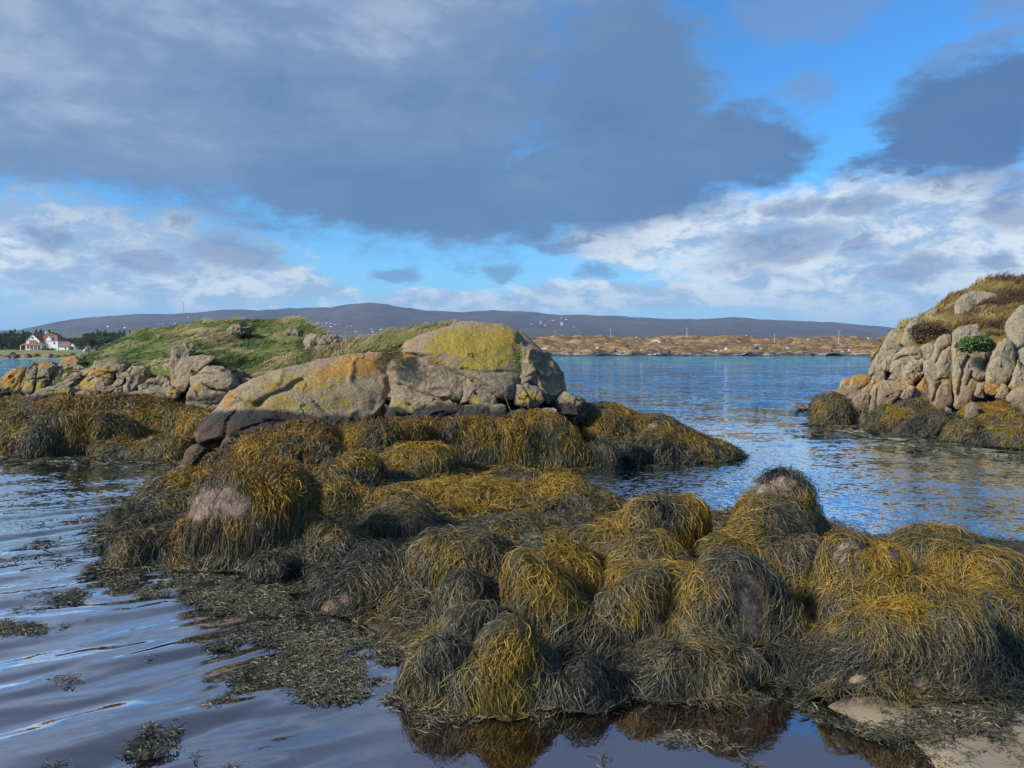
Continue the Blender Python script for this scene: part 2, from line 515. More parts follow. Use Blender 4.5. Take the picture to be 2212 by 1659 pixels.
def make_island():
    m, t, b = material('bog_and_rock_island')
    P = t.pos()
    x, y, z = t.xyz(P)
    Q = t.vm('MULTIPLY', P, (0.55, 0.6, 2.2))
    n = t.noise(Q, 0.06, 6, 0.62, 0.4)
    n2 = t.noise(Q, 0.22, 6, 0.68)
    c = t.ramp(n, [(0.28, (0.08, 0.048, 0.026)), (0.42, (0.21, 0.125, 0.05)), (0.52, (0.32, 0.21, 0.08)), (0.62, (0.19, 0.105, 0.046)), (0.74, (0.27, 0.19, 0.08))])
    c = t.mix(t.mul(t.ss(0.62, 0.7, t.noise(Q, 0.035, 3)), 0.8), c, (0.36, 0.155, 0.06))
    c = t.mix(t.mul(t.ss(0.47, 0.60, n2), 0.85), c, (0.075, 0.052, 0.035))
    c = t.mix(t.mul(t.ss(0.50, 0.58, t.noise(Q, 0.085, 5, 0.6, 0.5)), 0.75), c, (0.105, 0.07, 0.042))
    pale = t.mul(t.ss(0.60, 0.66, t.noise(Q, 0.16, 5, 0.7, 0.8)), 0.85)
    c = t.mix(pale, c, (0.52, 0.45, 0.35))
    zz = t.add(z, t.mul(t.sub(n2, 0.5), 2.6))
    c = t.mix(t.ss(2.5, 1.7, zz), c, t.mix(t.ss(0.45, 0.62, n2), (0.045, 0.04, 0.033), (0.34, 0.29, 0.22)))
    c = t.mix(t.ss(0.9, 0.5, zz), c, (0.06, 0.045, 0.025))
    t.link(b.inputs['Base Color'], c)
    b.inputs['Roughness'].default_value = 0.9
    b.inputs['Specular IOR Level'].default_value = 0.15
    t.link(b.inputs['Normal'], t.bump(t.add(n2, n), 0.9, 1.5))
    return m
ISLAND = make_island()

WHITE = simple('white_render', (0.78, 0.76, 0.70), 0.7, 0.05, 2)
WHITEFAR = simple('whitewash', (0.52, 0.53, 0.53), 0.7, 0.04, 0.2)
REDROOF = simple('red_tiles', (0.25, 0.10, 0.072), 0.8, 0.2, 3)
SLATE = simple('slate_roof', (0.10, 0.10, 0.115), 0.7, 0.2, 0.3)
PANE = simple('window_glass', (0.05, 0.06, 0.07), 0.15, 0.1, 3, 0.6)
TIMBER = simple('weathered_timber', (0.30, 0.28, 0.25), 0.8, 0.15, 2)
STEEL = simple('grey_steel', (0.22, 0.24, 0.27), 0.6, 0.1, 1)
BARK = simple('bark', (0.10, 0.07, 0.05), 0.9, 0.2, 4)
SHOREROCK = make_ground('shore_rock', [(0.3, (0.05, 0.04, 0.04)), (0.5, (0.17, 0.115, 0.095)), (0.65, (0.36, 0.28, 0.22)), (0.8, (0.12, 0.09, 0.08))], 0.35, 0.8, 0.5)
PALEROCK = make_ground('pale_island_rock', [(0.3, (0.30, 0.25, 0.20)), (0.55, (0.52, 0.46, 0.37)), (0.75, (0.42, 0.36, 0.29))], 0.5, 0.6, 0.3)
DARKROCK = make_ground('dark_island_rock', [(0.3, (0.05, 0.042, 0.036)), (0.55, (0.10, 0.085, 0.07)), (0.75, (0.22, 0.18, 0.14))], 0.5, 0.6, 0.3)
def leafmat(name, a, bb):
    m, t, b = material(name)
    f = t.attr('tone')
    t.link(b.inputs['Base Color'], t.mix(f, a, bb))
    b.inputs['Roughness'].default_value = 0.75
    b.inputs['Specular IOR Level'].default_value = 0.2
    return m
PINE = leafmat('pine_needles', (0.030, 0.052, 0.022), (0.095, 0.125, 0.05))
BROAD = leafmat('autumn_leaves', (0.055, 0.055, 0.022), (0.15, 0.13, 0.06))
FERN = leafmat('fern_leaves', (0.04, 0.08, 0.022), (0.11, 0.17, 0.05))
# ------------------------------------------------------------------ sky, clouds and sun
SUN_AZ, SUN_EL = radians(-116), radians(31)       # behind the camera and to its left
wd = bpy.data.worlds.new('World')
SC.world = wd
wd.use_nodes = True
def make_world():
    nt = wd.node_tree
    nt.nodes.clear()
    t = NT(nt)
    D = t.n('ShaderNodeTexCoord').outputs['Generated']
    x, y, z = t.xyz(D)
    sky = t.n('ShaderNodeTexSky', sky_type='NISHITA', sun_disc=False)
    sky.sun_elevation = SUN_EL
    sky.sun_rotation = SUN_AZ
    sky.air_density = 1.0
    sky.dust_density = 0.4
    sky.ozone_density = 3.0
    az = t.m('ARCTAN2', x, y)
    el = t.m('ARCSINE', z, clamp=False)
    # noise in direction space, stretched sideways
    Q = t.vm('MULTIPLY', D, (1.0, 1.0, 2.3))
    f1 = t.noise(Q, 4.5, 8, 0.60, 0.25)
    f2 = t.noise(Q, 17, 9, 0.66, 0.3)
    wx = t.noise(t.vm('ADD', Q, (3.1, 1.7, 0.4)), 7.5, 6, 0.62)
    wy = t.noise(t.vm('ADD', Q, (7.3, 4.2, 2.6)), 7.5, 6, 0.62)
    V = t.comb(t.add(az, t.mul(t.sub(wx, 0.5), 0.17)), t.add(el, t.mul(t.sub(wy, 0.5), 0.075)), 0.0)
    def ae(px, py):
        u = (px - PX0) / F
        a = math.atan(u)
        return a, math.atan((HOR - py) / F * cos(a))
    def blob(px, py, hx, hy, rot=0.0, edge=0.65):
        a, e = ae(px, py)
        mp = t.n('ShaderNodeMapping', vector_type='TEXTURE')
        t.link(mp.inputs['Vector'], V)
        mp.inputs['Location'].default_value = (a, e, 0)
        mp.inputs['Rotation'].default_value = (0, 0, radians(rot))
        mp.inputs['Scale'].default_value = (hx * cos(a) ** 2 / F / edge, hy * cos(a) / F / edge, 1)
        g = t.n('ShaderNodeTexGradient', gradient_type='SPHERICAL')
        t.link(g.inputs[0], mp.outputs[0])
        return g.outputs['Fac']
    def union(lst):
        r = None
        for b in lst:
            v = blob(*b)
            r = v if r is None else t.m('MAXIMUM', r, v)
        return r
    dark = union([(500, 130, 930, 330), (150, 230, 700, 185, 0), (800, 395, 520, 125, -6), (1330, 400, 270, 95, 4), (1340, 190, 190, 190), (1560, 330, 150, 75),
                  (2090, 262, 225, 122, 8), (1950, 330, 150, 42, 10)])
    small = union([(1690, 530, 150, 44, 4), (520, 545, 115, 42, -10), (345, 558, 85, 28, -8), (120, 515, 75, 30, -6), (1300, 580, 55, 20), (875, 588, 52, 20),
                   (1980, 580, 75, 22, 6), (2135, 567, 45, 18), (1715, 437, 60, 24), (1830, 440, 80, 22), (1180, 540, 55, 12), (1070, 590, 45, 16),
                   (1010, 518, 110, 24, 5), (1880, 535, 45, 18), (2180, 420, 70, 60)])
    wisps = union([(1740, 40, 190, 70), (2150, 20, 110, 60), (1720, 210, 90, 50), (2120, 110, 160, 30, 20)])
    white = union([(230, 560, 520, 125, -6), (560, 610, 220, 60, -8), (1770, 480, 560, 85, 3), (1950, 590, 520, 120), (1360, 520, 120, 48), (1500, 640, 520, 40), (1150, 650, 420, 26),
                   (-500, 560, 700, 130), (2700, 480, 600, 200)])
    # the high, dark deck overhead (out of the picture but mirrored by the pools)
    over = t.mul(t.ss(0.40, 0.50, el), 0.80)
    dark = t.m('MAXIMUM', dark, over)
    nd = t.add(t.mul(t.sub(f1, 0.5), 0.50), t.mul(t.sub(f2, 0.5), 0.72))
    ns = t.add(t.mul(t.sub(f1, 0.5), 0.35), t.mul(t.sub(f2, 0.5), 0.75))
    kd = t.ss(0.16, 0.56, t.add(dark, nd))
    ks = t.mul(t.ss(0.14, 0.72, t.add(small, t.mul(ns, 2.1))), 0.66)
    kw = t.ss(0.18, 0.56, t.add(white, t.mul(ns, 0.9)))
    kh = t.mul(t.ss(0.30, 0.75, t.add(wisps, ns)), 0.6)
    K = 7.4                                   # cloud radiances are written for a background strength of 0.1
    def rad(r, g, b): return (r * K, g * K, b * K)
    blue = t.vm('MULTIPLY', sky.outputs[0], (0.41, 1.04, 1.50))
    blue = t.mix(t.mul(t.ss(0.22, 0.02, el), 0.75), blue, rad(0.30, 0.66, 0.92))
    wc = t.mix(t.ss(0.36, 0.66, t.add(t.m('MULTIPLY_ADD', t.sub(f2, 0.5), 1.35, 0.5), t.mul(t.sub(f1, 0.5), 0.5))), rad(0.34, 0.48, 0.69), rad(0.84, 0.89, 0.92))
    c = t.mix(t.mul(kw, 0.93), blue, wc)
    # pale bank along the horizon
    c = t.mix(t.mul(t.ss(0.12, 0.0, el), 0.8), c, rad(0.36, 0.55, 0.76))
    c = t.mix(kh, c, rad(0.19, 0.30, 0.52))
    c = t.mix(ks, c, rad(0.145, 0.235, 0.44))
    # big cloud: pale above and to the left, slate underneath
    V2 = t.add(t.mul(az, -0.75), t.mul(t.sub(t.m('MINIMUM', el, t.m('MULTIPLY_ADD', el, -1.0, 0.86)), 0.2), 1.9))
    tone = t.add(V2, t.add(t.mul(t.sub(f1, 0.5), 1.25), t.mul(t.sub(f2, 0.5), 0.34)))
    dc = t.ramp(t.m('MULTIPLY_ADD', tone, 0.8, 0.42, clamp=True),
                [(0.0, rad(0.075, 0.165, 0.375)), (0.30, rad(0.096, 0.200, 0.405)), (0.6, rad(0.140, 0.250, 0.455)), (0.85, rad(0.225, 0.335, 0.535)), (1.0, rad(0.38, 0.48, 0.65))])
    edge = t.mul(t.ss(0.9, 0.3, kd), 0.25)
    dc = t.mix(edge, dc, rad(0.24, 0.38, 0.62))
    dc = t.mix(t.mul(t.ss(0.40, 0.56, el), 0.6), t.vm('SCALE', dc, 0.94), rad(0.27, 0.34, 0.48))
    c = t.mix(t.mul(kd, 0.96), c, dc)
    bg = t.n('ShaderNodeBackground')
    t.link(bg.inputs[0], c)
    bg.inputs[1].default_value = 0.1
    out = t.n('ShaderNodeOutputWorld')
    nt.links.new(bg.outputs[0], out.inputs[0])
make_world()
sl = bpy.data.lights.new('sun', 'SUN')
sl.energy = 5.0
sl.angle = radians(9)
sl.color = (1.0, 0.93, 0.82)
so = bpy.data.objects.new('sun', sl)
COL.objects.link(so)
from mathutils import Vector
so.rotation_euler = Vector((sin(SUN_AZ) * cos(SUN_EL), cos(SUN_AZ) * cos(SUN_EL), sin(SUN_EL))).to_track_quat('Z', 'Y').to_euler()
so.location = (-20, -20, 30)
vs = SC.view_settings
SC.display_settings.display_device = 'sRGB'
vs.view_transform = 'Standard'
vs.look = 'None'
vs.exposure = 0.44
vs.gamma = 1
vs.use_curve_mapping = False
SC.cycles.max_bounces = 6
SC.cycles.transparent_max_bounces = 8
SC.cycles.use_denoising = True
SC.cycles.caustics_reflective = False
SC.cycles.caustics_refractive = False
# ------------------------------------------------------------------ boulders grown over with wrack
class Boulder:
    def __init__(s, cx, top, hw, Y, zb=-0.15, dr=0.9, k=2.6, rot=0.0, lob=0.05, chips=0, seed=0, tz=0.0, cone=0):
        ptop = W(cx, top, Y)
        s.zt = ptop[2]
        s.zb = zb
        sx = hw / F * Y
        s.c = np.array([ptop[0], Y, zb])
        s.s = np.array([sx, max(sx * dr, 0.1), s.zt - zb])
        s.k = k
        r = np.random.default_rng(1000 + seed)
        s.K = norm(r.normal(size=(7, 3))) * r.uniform(1.8, 5.5, (7, 1))
        s.ph = r.uniform(0, 6.28, 7)
        s.am = r.uniform(0.3, 1.0, 7) * lob
        ax = np.vstack([np.eye(3), -np.eye(3)])
        pl = [ax]
        if chips:
            e = norm(r.normal(size=(chips, 3)))
            pl.append(e / r.uniform(0.78, 0.98, (chips, 1)))
        if cone:
            ph = np.linspace(0, 2 * pi, 9)[:8] + 0.2
            pl = [np.column_stack([np.cos(ph) / 1.12, np.sin(ph) / 1.12, np.full(8, 1 - cone / 1.12)]), np.array([[0, 0, 1.0], [0, 0, -1.0]])]
        s.P = np.vstack(pl)
        a = radians(rot)
        s.R = np.array([[cos(a), -sin(a), 0], [sin(a), cos(a), 0], [0, 0, 1]])
        s.tz = tz
        s.seed = seed
    def rad(s, d):
        g = (np.maximum(d @ s.P.T, 0) ** s.k).sum(-1) ** (1 / s.k)
        l = 1 + (np.sin(d @ s.K.T + s.ph) * s.am).sum(-1)
        return l / np.maximum(g, 1e-6)
    def loc(s, p):
        return ((p - s.c) @ s.R) / s.s
    def f(s, p):
        q = s.loc(p)
        L = np.linalg.norm(q, axis=-1)
        return L / s.rad(q / np.maximum(L, 1e-6)[..., None]) - 1
    def surf(s, d):
        return (d * s.rad(d)[..., None] * s.s) @ s.R.T + s.c
    def onto(s, p):
        q = s.loc(p)
        L = np.linalg.norm(q, axis=-1, keepdims=True)
        d = q / np.maximum(L, 1e-6)
        return s.surf(d)
    def normal(s, p):
        e = 0.004 * max(s.s)
        f0 = s.f(p)
        g = np.stack([s.f(p + np.array([e, 0, 0])) - f0, s.f(p + np.array([0, e, 0])) - f0, s.f(p + np.array([0, 0, e])) - f0], -1)
        return norm(g)
    def core(s, name, mat, parent=None, bare=(), nu=72, nv=44, amp=None, fld=None, shrink=0.0, keep=None):
        th = np.linspace(0, 2 * pi, nu, endpoint=False)
        zz = np.linspace(0.02, pi * 0.70, nv)
        Th, Z = np.meshgrid(th, zz)
        d = np.stack([np.sin(Z) * np.cos(Th), np.sin(Z) * np.sin(Th), np.cos(Z)], -1).reshape(-1, 3)
        v = s.surf(d)
        amp = 0.035 * min(s.s[0], 1.0) if amp is None else amp
        n = s.normal(v)
        sc = 3.0 / max(0.25, min(s.s[0], 1.2))
        v = v + n * (amp * fbm(v * sc, s.seed, 4) - shrink)[:, None]
        if fld is not None:
            F, g = fld.at(v)
            near = (F < 0.0) & (F > -0.20)
            v[near] = fld.onto(v[near], 2, -shrink)
        f = grid_faces(nv, nu, True)
        top = s.surf(np.array([[0, 0, 1.0]])) - np.array([[0, 0, shrink]])
        v = np.vstack([v, top])
        tri = np.array([[len(v) - 1, j, (j + 1) % nu] for j in range(nu)])
        at = {'bare': bare_mask(v, bare)}
        return mesh_obj(name, v, [f[:, ::-1], tri[:, ::-1] if False else tri], mat, parent, at)

class Field:
    """blended surface of many boulders and the bed between them, sampled on a grid"""
    def __init__(s, lo, hi, h, kap=13.0):
        s.lo = np.array(lo, float); s.h = h
        s.n = np.ceil((np.array(hi) - s.lo) / h).astype(int) + 1
        s.kap = kap
        ax = [s.lo[k] + h * np.arange(s.n[k]) for k in range(3)]
        s.ax = ax
        s.S = np.full(tuple(s.n), math.exp(-kap * 0.45))
    def grid(s, sl):
        return np.stack(np.meshgrid(*[s.ax[k][sl[k]] for k in range(3)], indexing='ij'), -1)
    def put(s, b, pad=0.28):
        r = np.linalg.norm(b.s[:2]) * 1.15 + pad
        lo = np.array([b.c[0] - r, b.c[1] - r, b.zb - b.s[2]]); hi = np.array([b.c[0] + r, b.c[1] + r, b.zt + 0.3 + pad])
        i0 = np.clip(((lo - s.lo) / s.h).astype(int), 0, s.n); i1 = np.clip(((hi - s.lo) / s.h).astype(int) + 2, 0, s.n)
        if (i1 <= i0).any(): return
        sl = tuple(slice(x, y) for x, y in zip(i0, i1))
        p = s.grid(sl)
        q = s_loc = b.loc(p)
        L = np.linalg.norm(q, axis=-1)
        R = b.rad(q / np.maximum(L, 1e-6)[..., None])
        d = np.linalg.norm(p - b.c, axis=-1) * (1 - R / np.maximum(L, 1e-3))
        s.S[sl] += np.exp(-s.kap * np.clip(d, -0.6, 0.6))
    def bed(s, hf):
        X, Y = np.meshgrid(s.ax[0], s.ax[1], indexing='ij')
        d = s.ax[2][None, None] - hf(X, Y)[..., None]
        s.S += np.exp(-s.kap * np.clip(d, -0.6, 0.6))
    def done(s, lump=0.035, seed=0):
        F = -np.log(s.S) / s.kap
        st = tuple(slice(None) for _ in range(3))
        P = s.grid(st)
        F = F + lump * 1.6 * fbm(P * np.array([4.2, 4.2, 3.0]), seed, 3)
        g = np.stack(np.gradient(F, s.h), -1)
        s.T = np.concatenate([F[..., None], g], -1).astype(np.float32)
        s.S = None
    def at(s, p):
        u = (p - s.lo) / s.h
        u = np.clip(u, 0, s.n - 1.001)
        i = u.astype(int); f = (u - i)[..., None]
        out = 0
        for dx in (0, 1):
            for dy in (0, 1):
                for dz in (0, 1):
                    w = (f[..., 0, :] if dx else 1 - f[..., 0, :]) * (f[..., 1, :] if dy else 1 - f[..., 1, :]) * (f[..., 2, :] if dz else 1 - f[..., 2, :])
                    out = out + w * s.T[i[..., 0] + dx, i[..., 1] + dy, i[..., 2] + dz]
        return out[..., 0], out[..., 1:]
    def tops(s, xy, zmin=-0.02):
        i = np.clip(((xy - s.lo[:2]) / s.h).round().astype(int), 0, s.n[:2] - 1)
        col = s.T[i[:, 0], i[:, 1], :, 0] < 0
        k = col.shape[1] - 1 - np.argmax(col[:, ::-1], 1)
        z = s.lo[2] + s.h * k
        ok = col.any(1) & (z > zmin)
        return np.column_stack([xy, z])[ok]
    def onto(s, p, it=2, lev=0.0):
        for _ in range(it):
            F, g = s.at(p)
            p = p - ((F - lev) / np.maximum((g * g).sum(-1), 0.3))[..., None] * g
        return p

def bare_mask(v, bare):
    m = np.zeros(len(v))
    if len(bare):
        px, py = proj(v)
        for b in bare:
            bx, by, rx = b[:3]
            ry = b[3] if len(b) > 3 else rx
            m = np.maximum(m, np.clip(1.35 - np.sqrt(((px - bx) / rx) ** 2 + ((py - by) / ry) ** 2) * 0.85, 0, 1))
    return m

def ribbons(name, pts, nrm, width, tone, mat, parent=None, tw=0.9, rng=None, wprof=None, alive=None):
    """pts (n,N,3) polylines, nrm (n,N,3) surface normals, width (n,), tone (n,N)"""
    rng = rng or RNG
    n, N, _ = pts.shape
    t = np.empty_like(pts)
    t[:, 1:-1] = pts[:, 2:] - pts[:, :-2]
    t[:, 0] = pts[:, 1] - pts[:, 0]
    t[:, -1] = pts[:, -1] - pts[:, -2]
    t = norm(t)
    side = norm(np.cross(t, nrm))
    up = np.cross(side, t)
    a = rng.uniform(-tw, tw, (n, 1)) + np.cumsum(rng.normal(0, 0.22, (n, N)), 1)
    sd = side * np.cos(a)[..., None] + up * np.sin(a)[..., None]
    if wprof is None:
        u = np.linspace(0, 1, N)
        wprof = np.clip(0.55 + 1.4 * u, 0, 1) * np.clip((1.04 - u) * 3.0, 0.12, 1)
        w = width[:, None] * wprof[None] * (1 + 0.35 * np.sin(rng.uniform(0, 6.28, (n, 1)) + np.arange(N)[None] * 2.1))
    else:
        w = width[:, None] * wprof[None]
    if alive is not None: w = w * alive
    a0 = pts - sd * w[..., None] * 0.5
    b0 = pts + sd * w[..., None] * 0.5
    v = np.stack([a0, b0], 2).reshape(-1, 3)
    base = (np.arange(n)[:, None] * N + np.arange(N - 1)[None]).reshape(-1) * 2
    f = np.stack([base, base + 1, base + 3, base + 2], -1)
    if alive is not None:
        ok = ((alive[:, 1:] > 0.01) | (alive[:, :-1] > 0.01)).reshape(-1)
        f = f[ok]
    tn = np.repeat(tone.reshape(-1), 2)
    return mesh_obj(name, v, f, mat, parent, {'tone': tn})

def wrack(b, n, L, width, tone=0.45, parent=None, name='seaweed', N=10, bare=(), lift=0.03, zlo=-0.25, mat=None, water=0.0, clump=9, wander=0.5, gold=None, seed=0, fld=None, tang=1.0, seeds=None):
    """fronds draped over boulder b and its neighbours: each runs down the slope, hangs free where the rock falls away, floats out on the water"""
    rng = np.random.default_rng(500 + seed)
    nc = max(4, n // clump)
    z = rng.uniform(zlo, 1, nc)
    a = rng.uniform(0, 2 * pi, nc)
    rr = np.sqrt(1 - z * z)
    if seeds is not None:
        pc = seeds; ok = np.ones(len(pc), bool)
    else:
        pc = b.surf(np.stack([rr * np.cos(a), rr * np.sin(a), z], -1))
        F, g = fld.at(pc)
        ok = (F > -0.16) & (pc[:, 2] > water - 0.02)
        if ok.sum() < 3: return None
    pc = pc[ok]
    n = max(30, int(n * ok.mean()))
    nc = len(pc)
    ci = rng.integers(0, nc, n)
    p = fld.onto(pc[ci] + rng.normal(0, 1, (n, 3)) * (0.03 + 0.05 * rng.random((n, 1))) * (0.9 if b is None else 0.55 + b.s.mean()), 3)
    ctone = rng.normal(0, 0.085, nc)[ci]
    ds = L * rng.uniform(0.55, 1.15, nc)[ci] * rng.uniform(0.45, 1.3, n) / (N - 1)
    lf = lift * (0.12 + rng.random(n) ** 2 * 1.3)
    bias = (rng.normal(0, 0.36, (nc, 3))[ci] + rng.normal(0, 0.26, (n, 3))) * np.array([1, 1, 0.2]) * tang
    out = np.empty((n, N, 3)); nr = np.empty((n, N, 3))
    alive = np.ones((n, N))
    dead = np.zeros(n, bool)
    prev = norm(rng.normal(0, 1, (n, 3)) * np.array([1, 1, 0.05]))
    for i in range(N):
        F, g = fld.at(p)
        nn = norm(g)
        u = i / (N - 1)
        out[:, i] = p + nn * (lf * (math.sin(u * pi * 0.9) + 0.25))[:, None]
        nr[:, i] = nn
        if len(bare):
            m = bare_mask(out[:, i], bare)
            dead |= (m > 0.45 + 0.28 * rng.random(n)) & (nn[:, 1] < 0.55)
            alive[dead, i] = 0
        wn = np.stack([vnoise(p * 5.5, seed % 7 + 31), vnoise(p * 5.5, seed % 7 + 57), 0 * ds], -1)
        d = np.array([0, 0, -1.05]) + wander * 1.5 * wn + rng.normal(0, 0.22, (n, 3)) + bias
        d = d - nn * (d * nn).sum(-1, keepdims=True)
        d = norm(norm(d) + 0.65 * prev)
        steep = nn[:, 2] < 0.14
        d[steep] = norm(d[steep] * 0.6 + np.array([0, 0, -0.7]))
        flo = p[:, 2] < water + 0.015
        if flo.any():
            oh = nn[flo] * np.array([1, 1, 0])
            d[flo] = norm((0.5 * oh + 0.6 * prev[flo] + rng.normal(0, 0.4, (flo.sum(), 3))) * np.array([1, 1, 0]) + 1e-6)
        out[:, i] += rng.normal(0, 0.0042 * min(1.8, width / 0.0038), (n, 3))
        prev = d
        q = p + d * ds[:, None]
        Fq, gq = fld.at(q)
        pull = (Fq < 0) | (nn[:, 2] > 0.14)
        q[pull] -= (Fq / np.maximum((gq * gq).sum(-1), 0.3))[pull, None] * gq[pull]
        q[:, 2] = np.maximum(q[:, 2], water + 0.005)
        p = q
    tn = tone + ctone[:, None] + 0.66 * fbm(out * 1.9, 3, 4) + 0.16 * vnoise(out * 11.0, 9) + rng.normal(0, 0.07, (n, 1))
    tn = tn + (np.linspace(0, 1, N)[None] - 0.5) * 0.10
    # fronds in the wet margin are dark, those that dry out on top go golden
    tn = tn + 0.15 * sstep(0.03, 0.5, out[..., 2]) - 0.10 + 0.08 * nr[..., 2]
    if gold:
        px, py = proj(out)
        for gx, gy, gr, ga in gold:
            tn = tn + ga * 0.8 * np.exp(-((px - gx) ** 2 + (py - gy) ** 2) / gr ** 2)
    w = width * np.where(rng.random(n) < 0.15, rng.uniform(1.2, 1.7, n), rng.uniform(0.55, 1.1, n))
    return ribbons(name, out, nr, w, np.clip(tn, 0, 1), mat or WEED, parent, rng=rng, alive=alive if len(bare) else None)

# ------------------------------------------------------------------ jointed granite blocks
def closed_curve(poly, m, r=0.35):
    """rounded closed outline resampled to m points"""
    p = np.asarray(poly, float)
    for _ in range(3):
        q = np.roll(p, -1, 0)
        p = np.stack([p * 0.88 + q * 0.12, p * 0.12 + q * 0.88], 1).reshape(-1, 2)
    q = np.vstack([p, p[:1]])
    L = np.concatenate([[0], np.cumsum(np.linalg.norm(np.diff(q, axis=0), axis=1))])
    s = np.linspace(0, L[-1], m, endpoint=False)
    return np.stack([np.interp(s, L, q[:, 0]), np.interp(s, L, q[:, 1])], -1)

def block(name, poly, Y, mat, parent=None, lean=0.35, bulge=0.25, edge=0.13, thick=1.6, sx=0.0, m=110, rings=30, amp=0.03, cracks=(), masks=None, seed=0, nsc=2.2, rnd=8.0, grow=1.0, cen=None, ridge=1.0):
    """a boulder or joint block: outline + leaning, bulging, round-edged front, closed at the back"""
    o = closed_curve(poly, m)
    c = np.array(cen, float) if cen is not None else o.mean(0)
    o = c + (o - c) * grow * 1.05
    if (o[:, 0] * np.roll(o[:, 1], -1) - np.roll(o[:, 0], -1) * o[:, 1]).sum() > 0:
        o = o[::-1]
    hh = (o[:, 1].max() - o[:, 1].min()) / F * Y
    ww = (o[:, 0].max() - o[:, 0].min()) / F * Y
    sz = min(hh, ww)
    ed = edge * sz
    rho = np.sin(np.linspace(0, pi / 2, rings)) ** 1.0
    rho = rho / rho[-1]
    P, D = [], []
    for r in rho[1:]:
        P.append(c + (o - c) * r)
        D.append(np.full(m, ed * (1 - math.sqrt(max(0, 1 - r ** rnd))) + bulge * sz * r * r * 0.5))
    P = np.vstack(P); D = np.concatenate(D)
    px = np.concatenate([[c[0]], P[:, 0]]); py = np.concatenate([[c[1]], P[:, 1]]); D = np.concatenate([[0], D])
    Yv = Y + D + lean * (c[1] - py) / F * Y + sx * (px - c[0]) / F * Y
    for poly_c, wpx, dep in cracks:
        pc = np.asarray(poly_c, float)
        dm = np.full(len(px), 1e9)
        for a, b in zip(pc[:-1], pc[1:]):
            ab = b - a
            t = np.clip(((px - a[0]) * ab[0] + (py - a[1]) * ab[1]) / (ab @ ab), 0, 1)
            jit = 0
            dm = np.minimum(dm, np.hypot(px - a[0] - t * ab[0], py - a[1] - t * ab[1]))
        Yv = Yv + dep * np.exp(-(dm / wpx) ** 2) + dep * 0.35 * np.exp(-(dm / (wpx * 4)) ** 2)
    v = W(px, py, Yv)
    nr = rings - 1
    faces = [np.stack([np.zeros(m, int), 1 + np.arange(m), 1 + (np.arange(m) + 1) % m], -1)]
    faces.append(grid_faces(nr, m, True) + 1)
    last = v[1 + (nr - 1) * m:]
    # sides and back
    back = []
    for k, (dy, sh) in enumerate(((0.25, 0.97), (0.6, 0.88), (1.0, 0.66))):
        oo = c + (o - c) * sh
        back.append(W(oo[:, 0], oo[:, 1], last[:, 1] + dy * thick))
    nv0 = len(v)
    v = np.vstack([v] + back + [np.vstack(back)[-m:].mean(0, keepdims=True)])
    st = 1 + (nr - 1) * m
    for k in range(3):
        j = np.arange(m); jn = (j + 1) % m
        a0 = st + k * m
        b0 = a0 + m
        faces.append(np.stack([a0 + j, a0 + jn, b0 + jn, b0 + j], -1))
    j = np.arange(m); jn = (j + 1) % m
    faces.append(np.stack([st + 3 * m + j, st + 3 * m + jn, np.full(m, len(v) - 1)], -1))
    n = vnormals(v, faces)
    front = np.zeros(len(v)); front[:nv0] = 1; front[nv0:] = 0.6
    dn = amp * (fbm(v * nsc, seed, 5, 0.55) * 1.6 + 0.6 * fbm(v * nsc * 4.1, seed + 9, 3))
    rg = fbm(v * nsc * 0.8, seed + 21, 2)
    dn = dn - ridge * amp * 1.3 * np.clip(1 - np.abs(rg) * 9, 0, 1) ** 2 + amp * 0.35 * np.round(fbm(v * nsc * 0.9, seed + 33, 3) * 6) / 3
    v = v + n * (dn * front)[:, None]
    qx, qy = proj(v)
    at = {}
    for k, lst in (masks or {}).items():
        a = np.zeros(len(v))
        for (mx, my, rx, ry, s_) in lst:
            a = np.maximum(a, s_ * np.clip(1.4 - np.hypot((qx - mx) / rx, (qy - my) / ry), 0, 1))
        at[k] = a
    at.setdefault('black', np.full(len(v), 0.5))
    return mesh_obj(name, v, faces, mat, parent, at)

# ------------------------------------------------------------------ lofted terrain
def relief(rows, pxs, nr, amp=0.2, nsc=0.4, seed=0, smoothrow=True, octs=5, zmin=None):
    """rows: list of ([px...],[py...],[Y...]) ; returns grid (nr,nc,3)"""
    pxs = np.asarray(pxs, float)
    R = [(np.interp(pxs, r[0], r[1]), np.interp(pxs, r[0], r[2])) for r in rows]
    pts = np.stack([W(pxs, py, Y) for py, Y in R], 0)
    k = len(rows)
    t = np.linspace(0, k - 1, nr)
    out = np.empty((nr, len(pxs), 3))
    for i, tt in enumerate(t):
        a = min(int(tt), k - 2)
        f = tt - a
        p0 = pts[max(a - 1, 0)]; p1 = pts[a]; p2 = pts[a + 1]; p3 = pts[min(a + 2, k - 1)]
        m1 = (p2 - p0) * 0.5; m2 = (p3 - p1) * 0.5
        lin = p1 + (p2 - p1) * f
        h = (2 * f ** 3 - 3 * f ** 2 + 1) * p1 + (f ** 3 - 2 * f ** 2 + f) * m1 + (-2 * f ** 3 + 3 * f ** 2) * p2 + (f ** 3 - f ** 2) * m2
        out[i] = 0.5 * lin + 0.5 * h if smoothrow else lin
    if amp:
        out[..., 2] += amp * fbm(out * nsc, seed, octs) * 1.5
    if zmin is not None:
        out[..., 2] = np.maximum(out[..., 2], zmin)
    return out

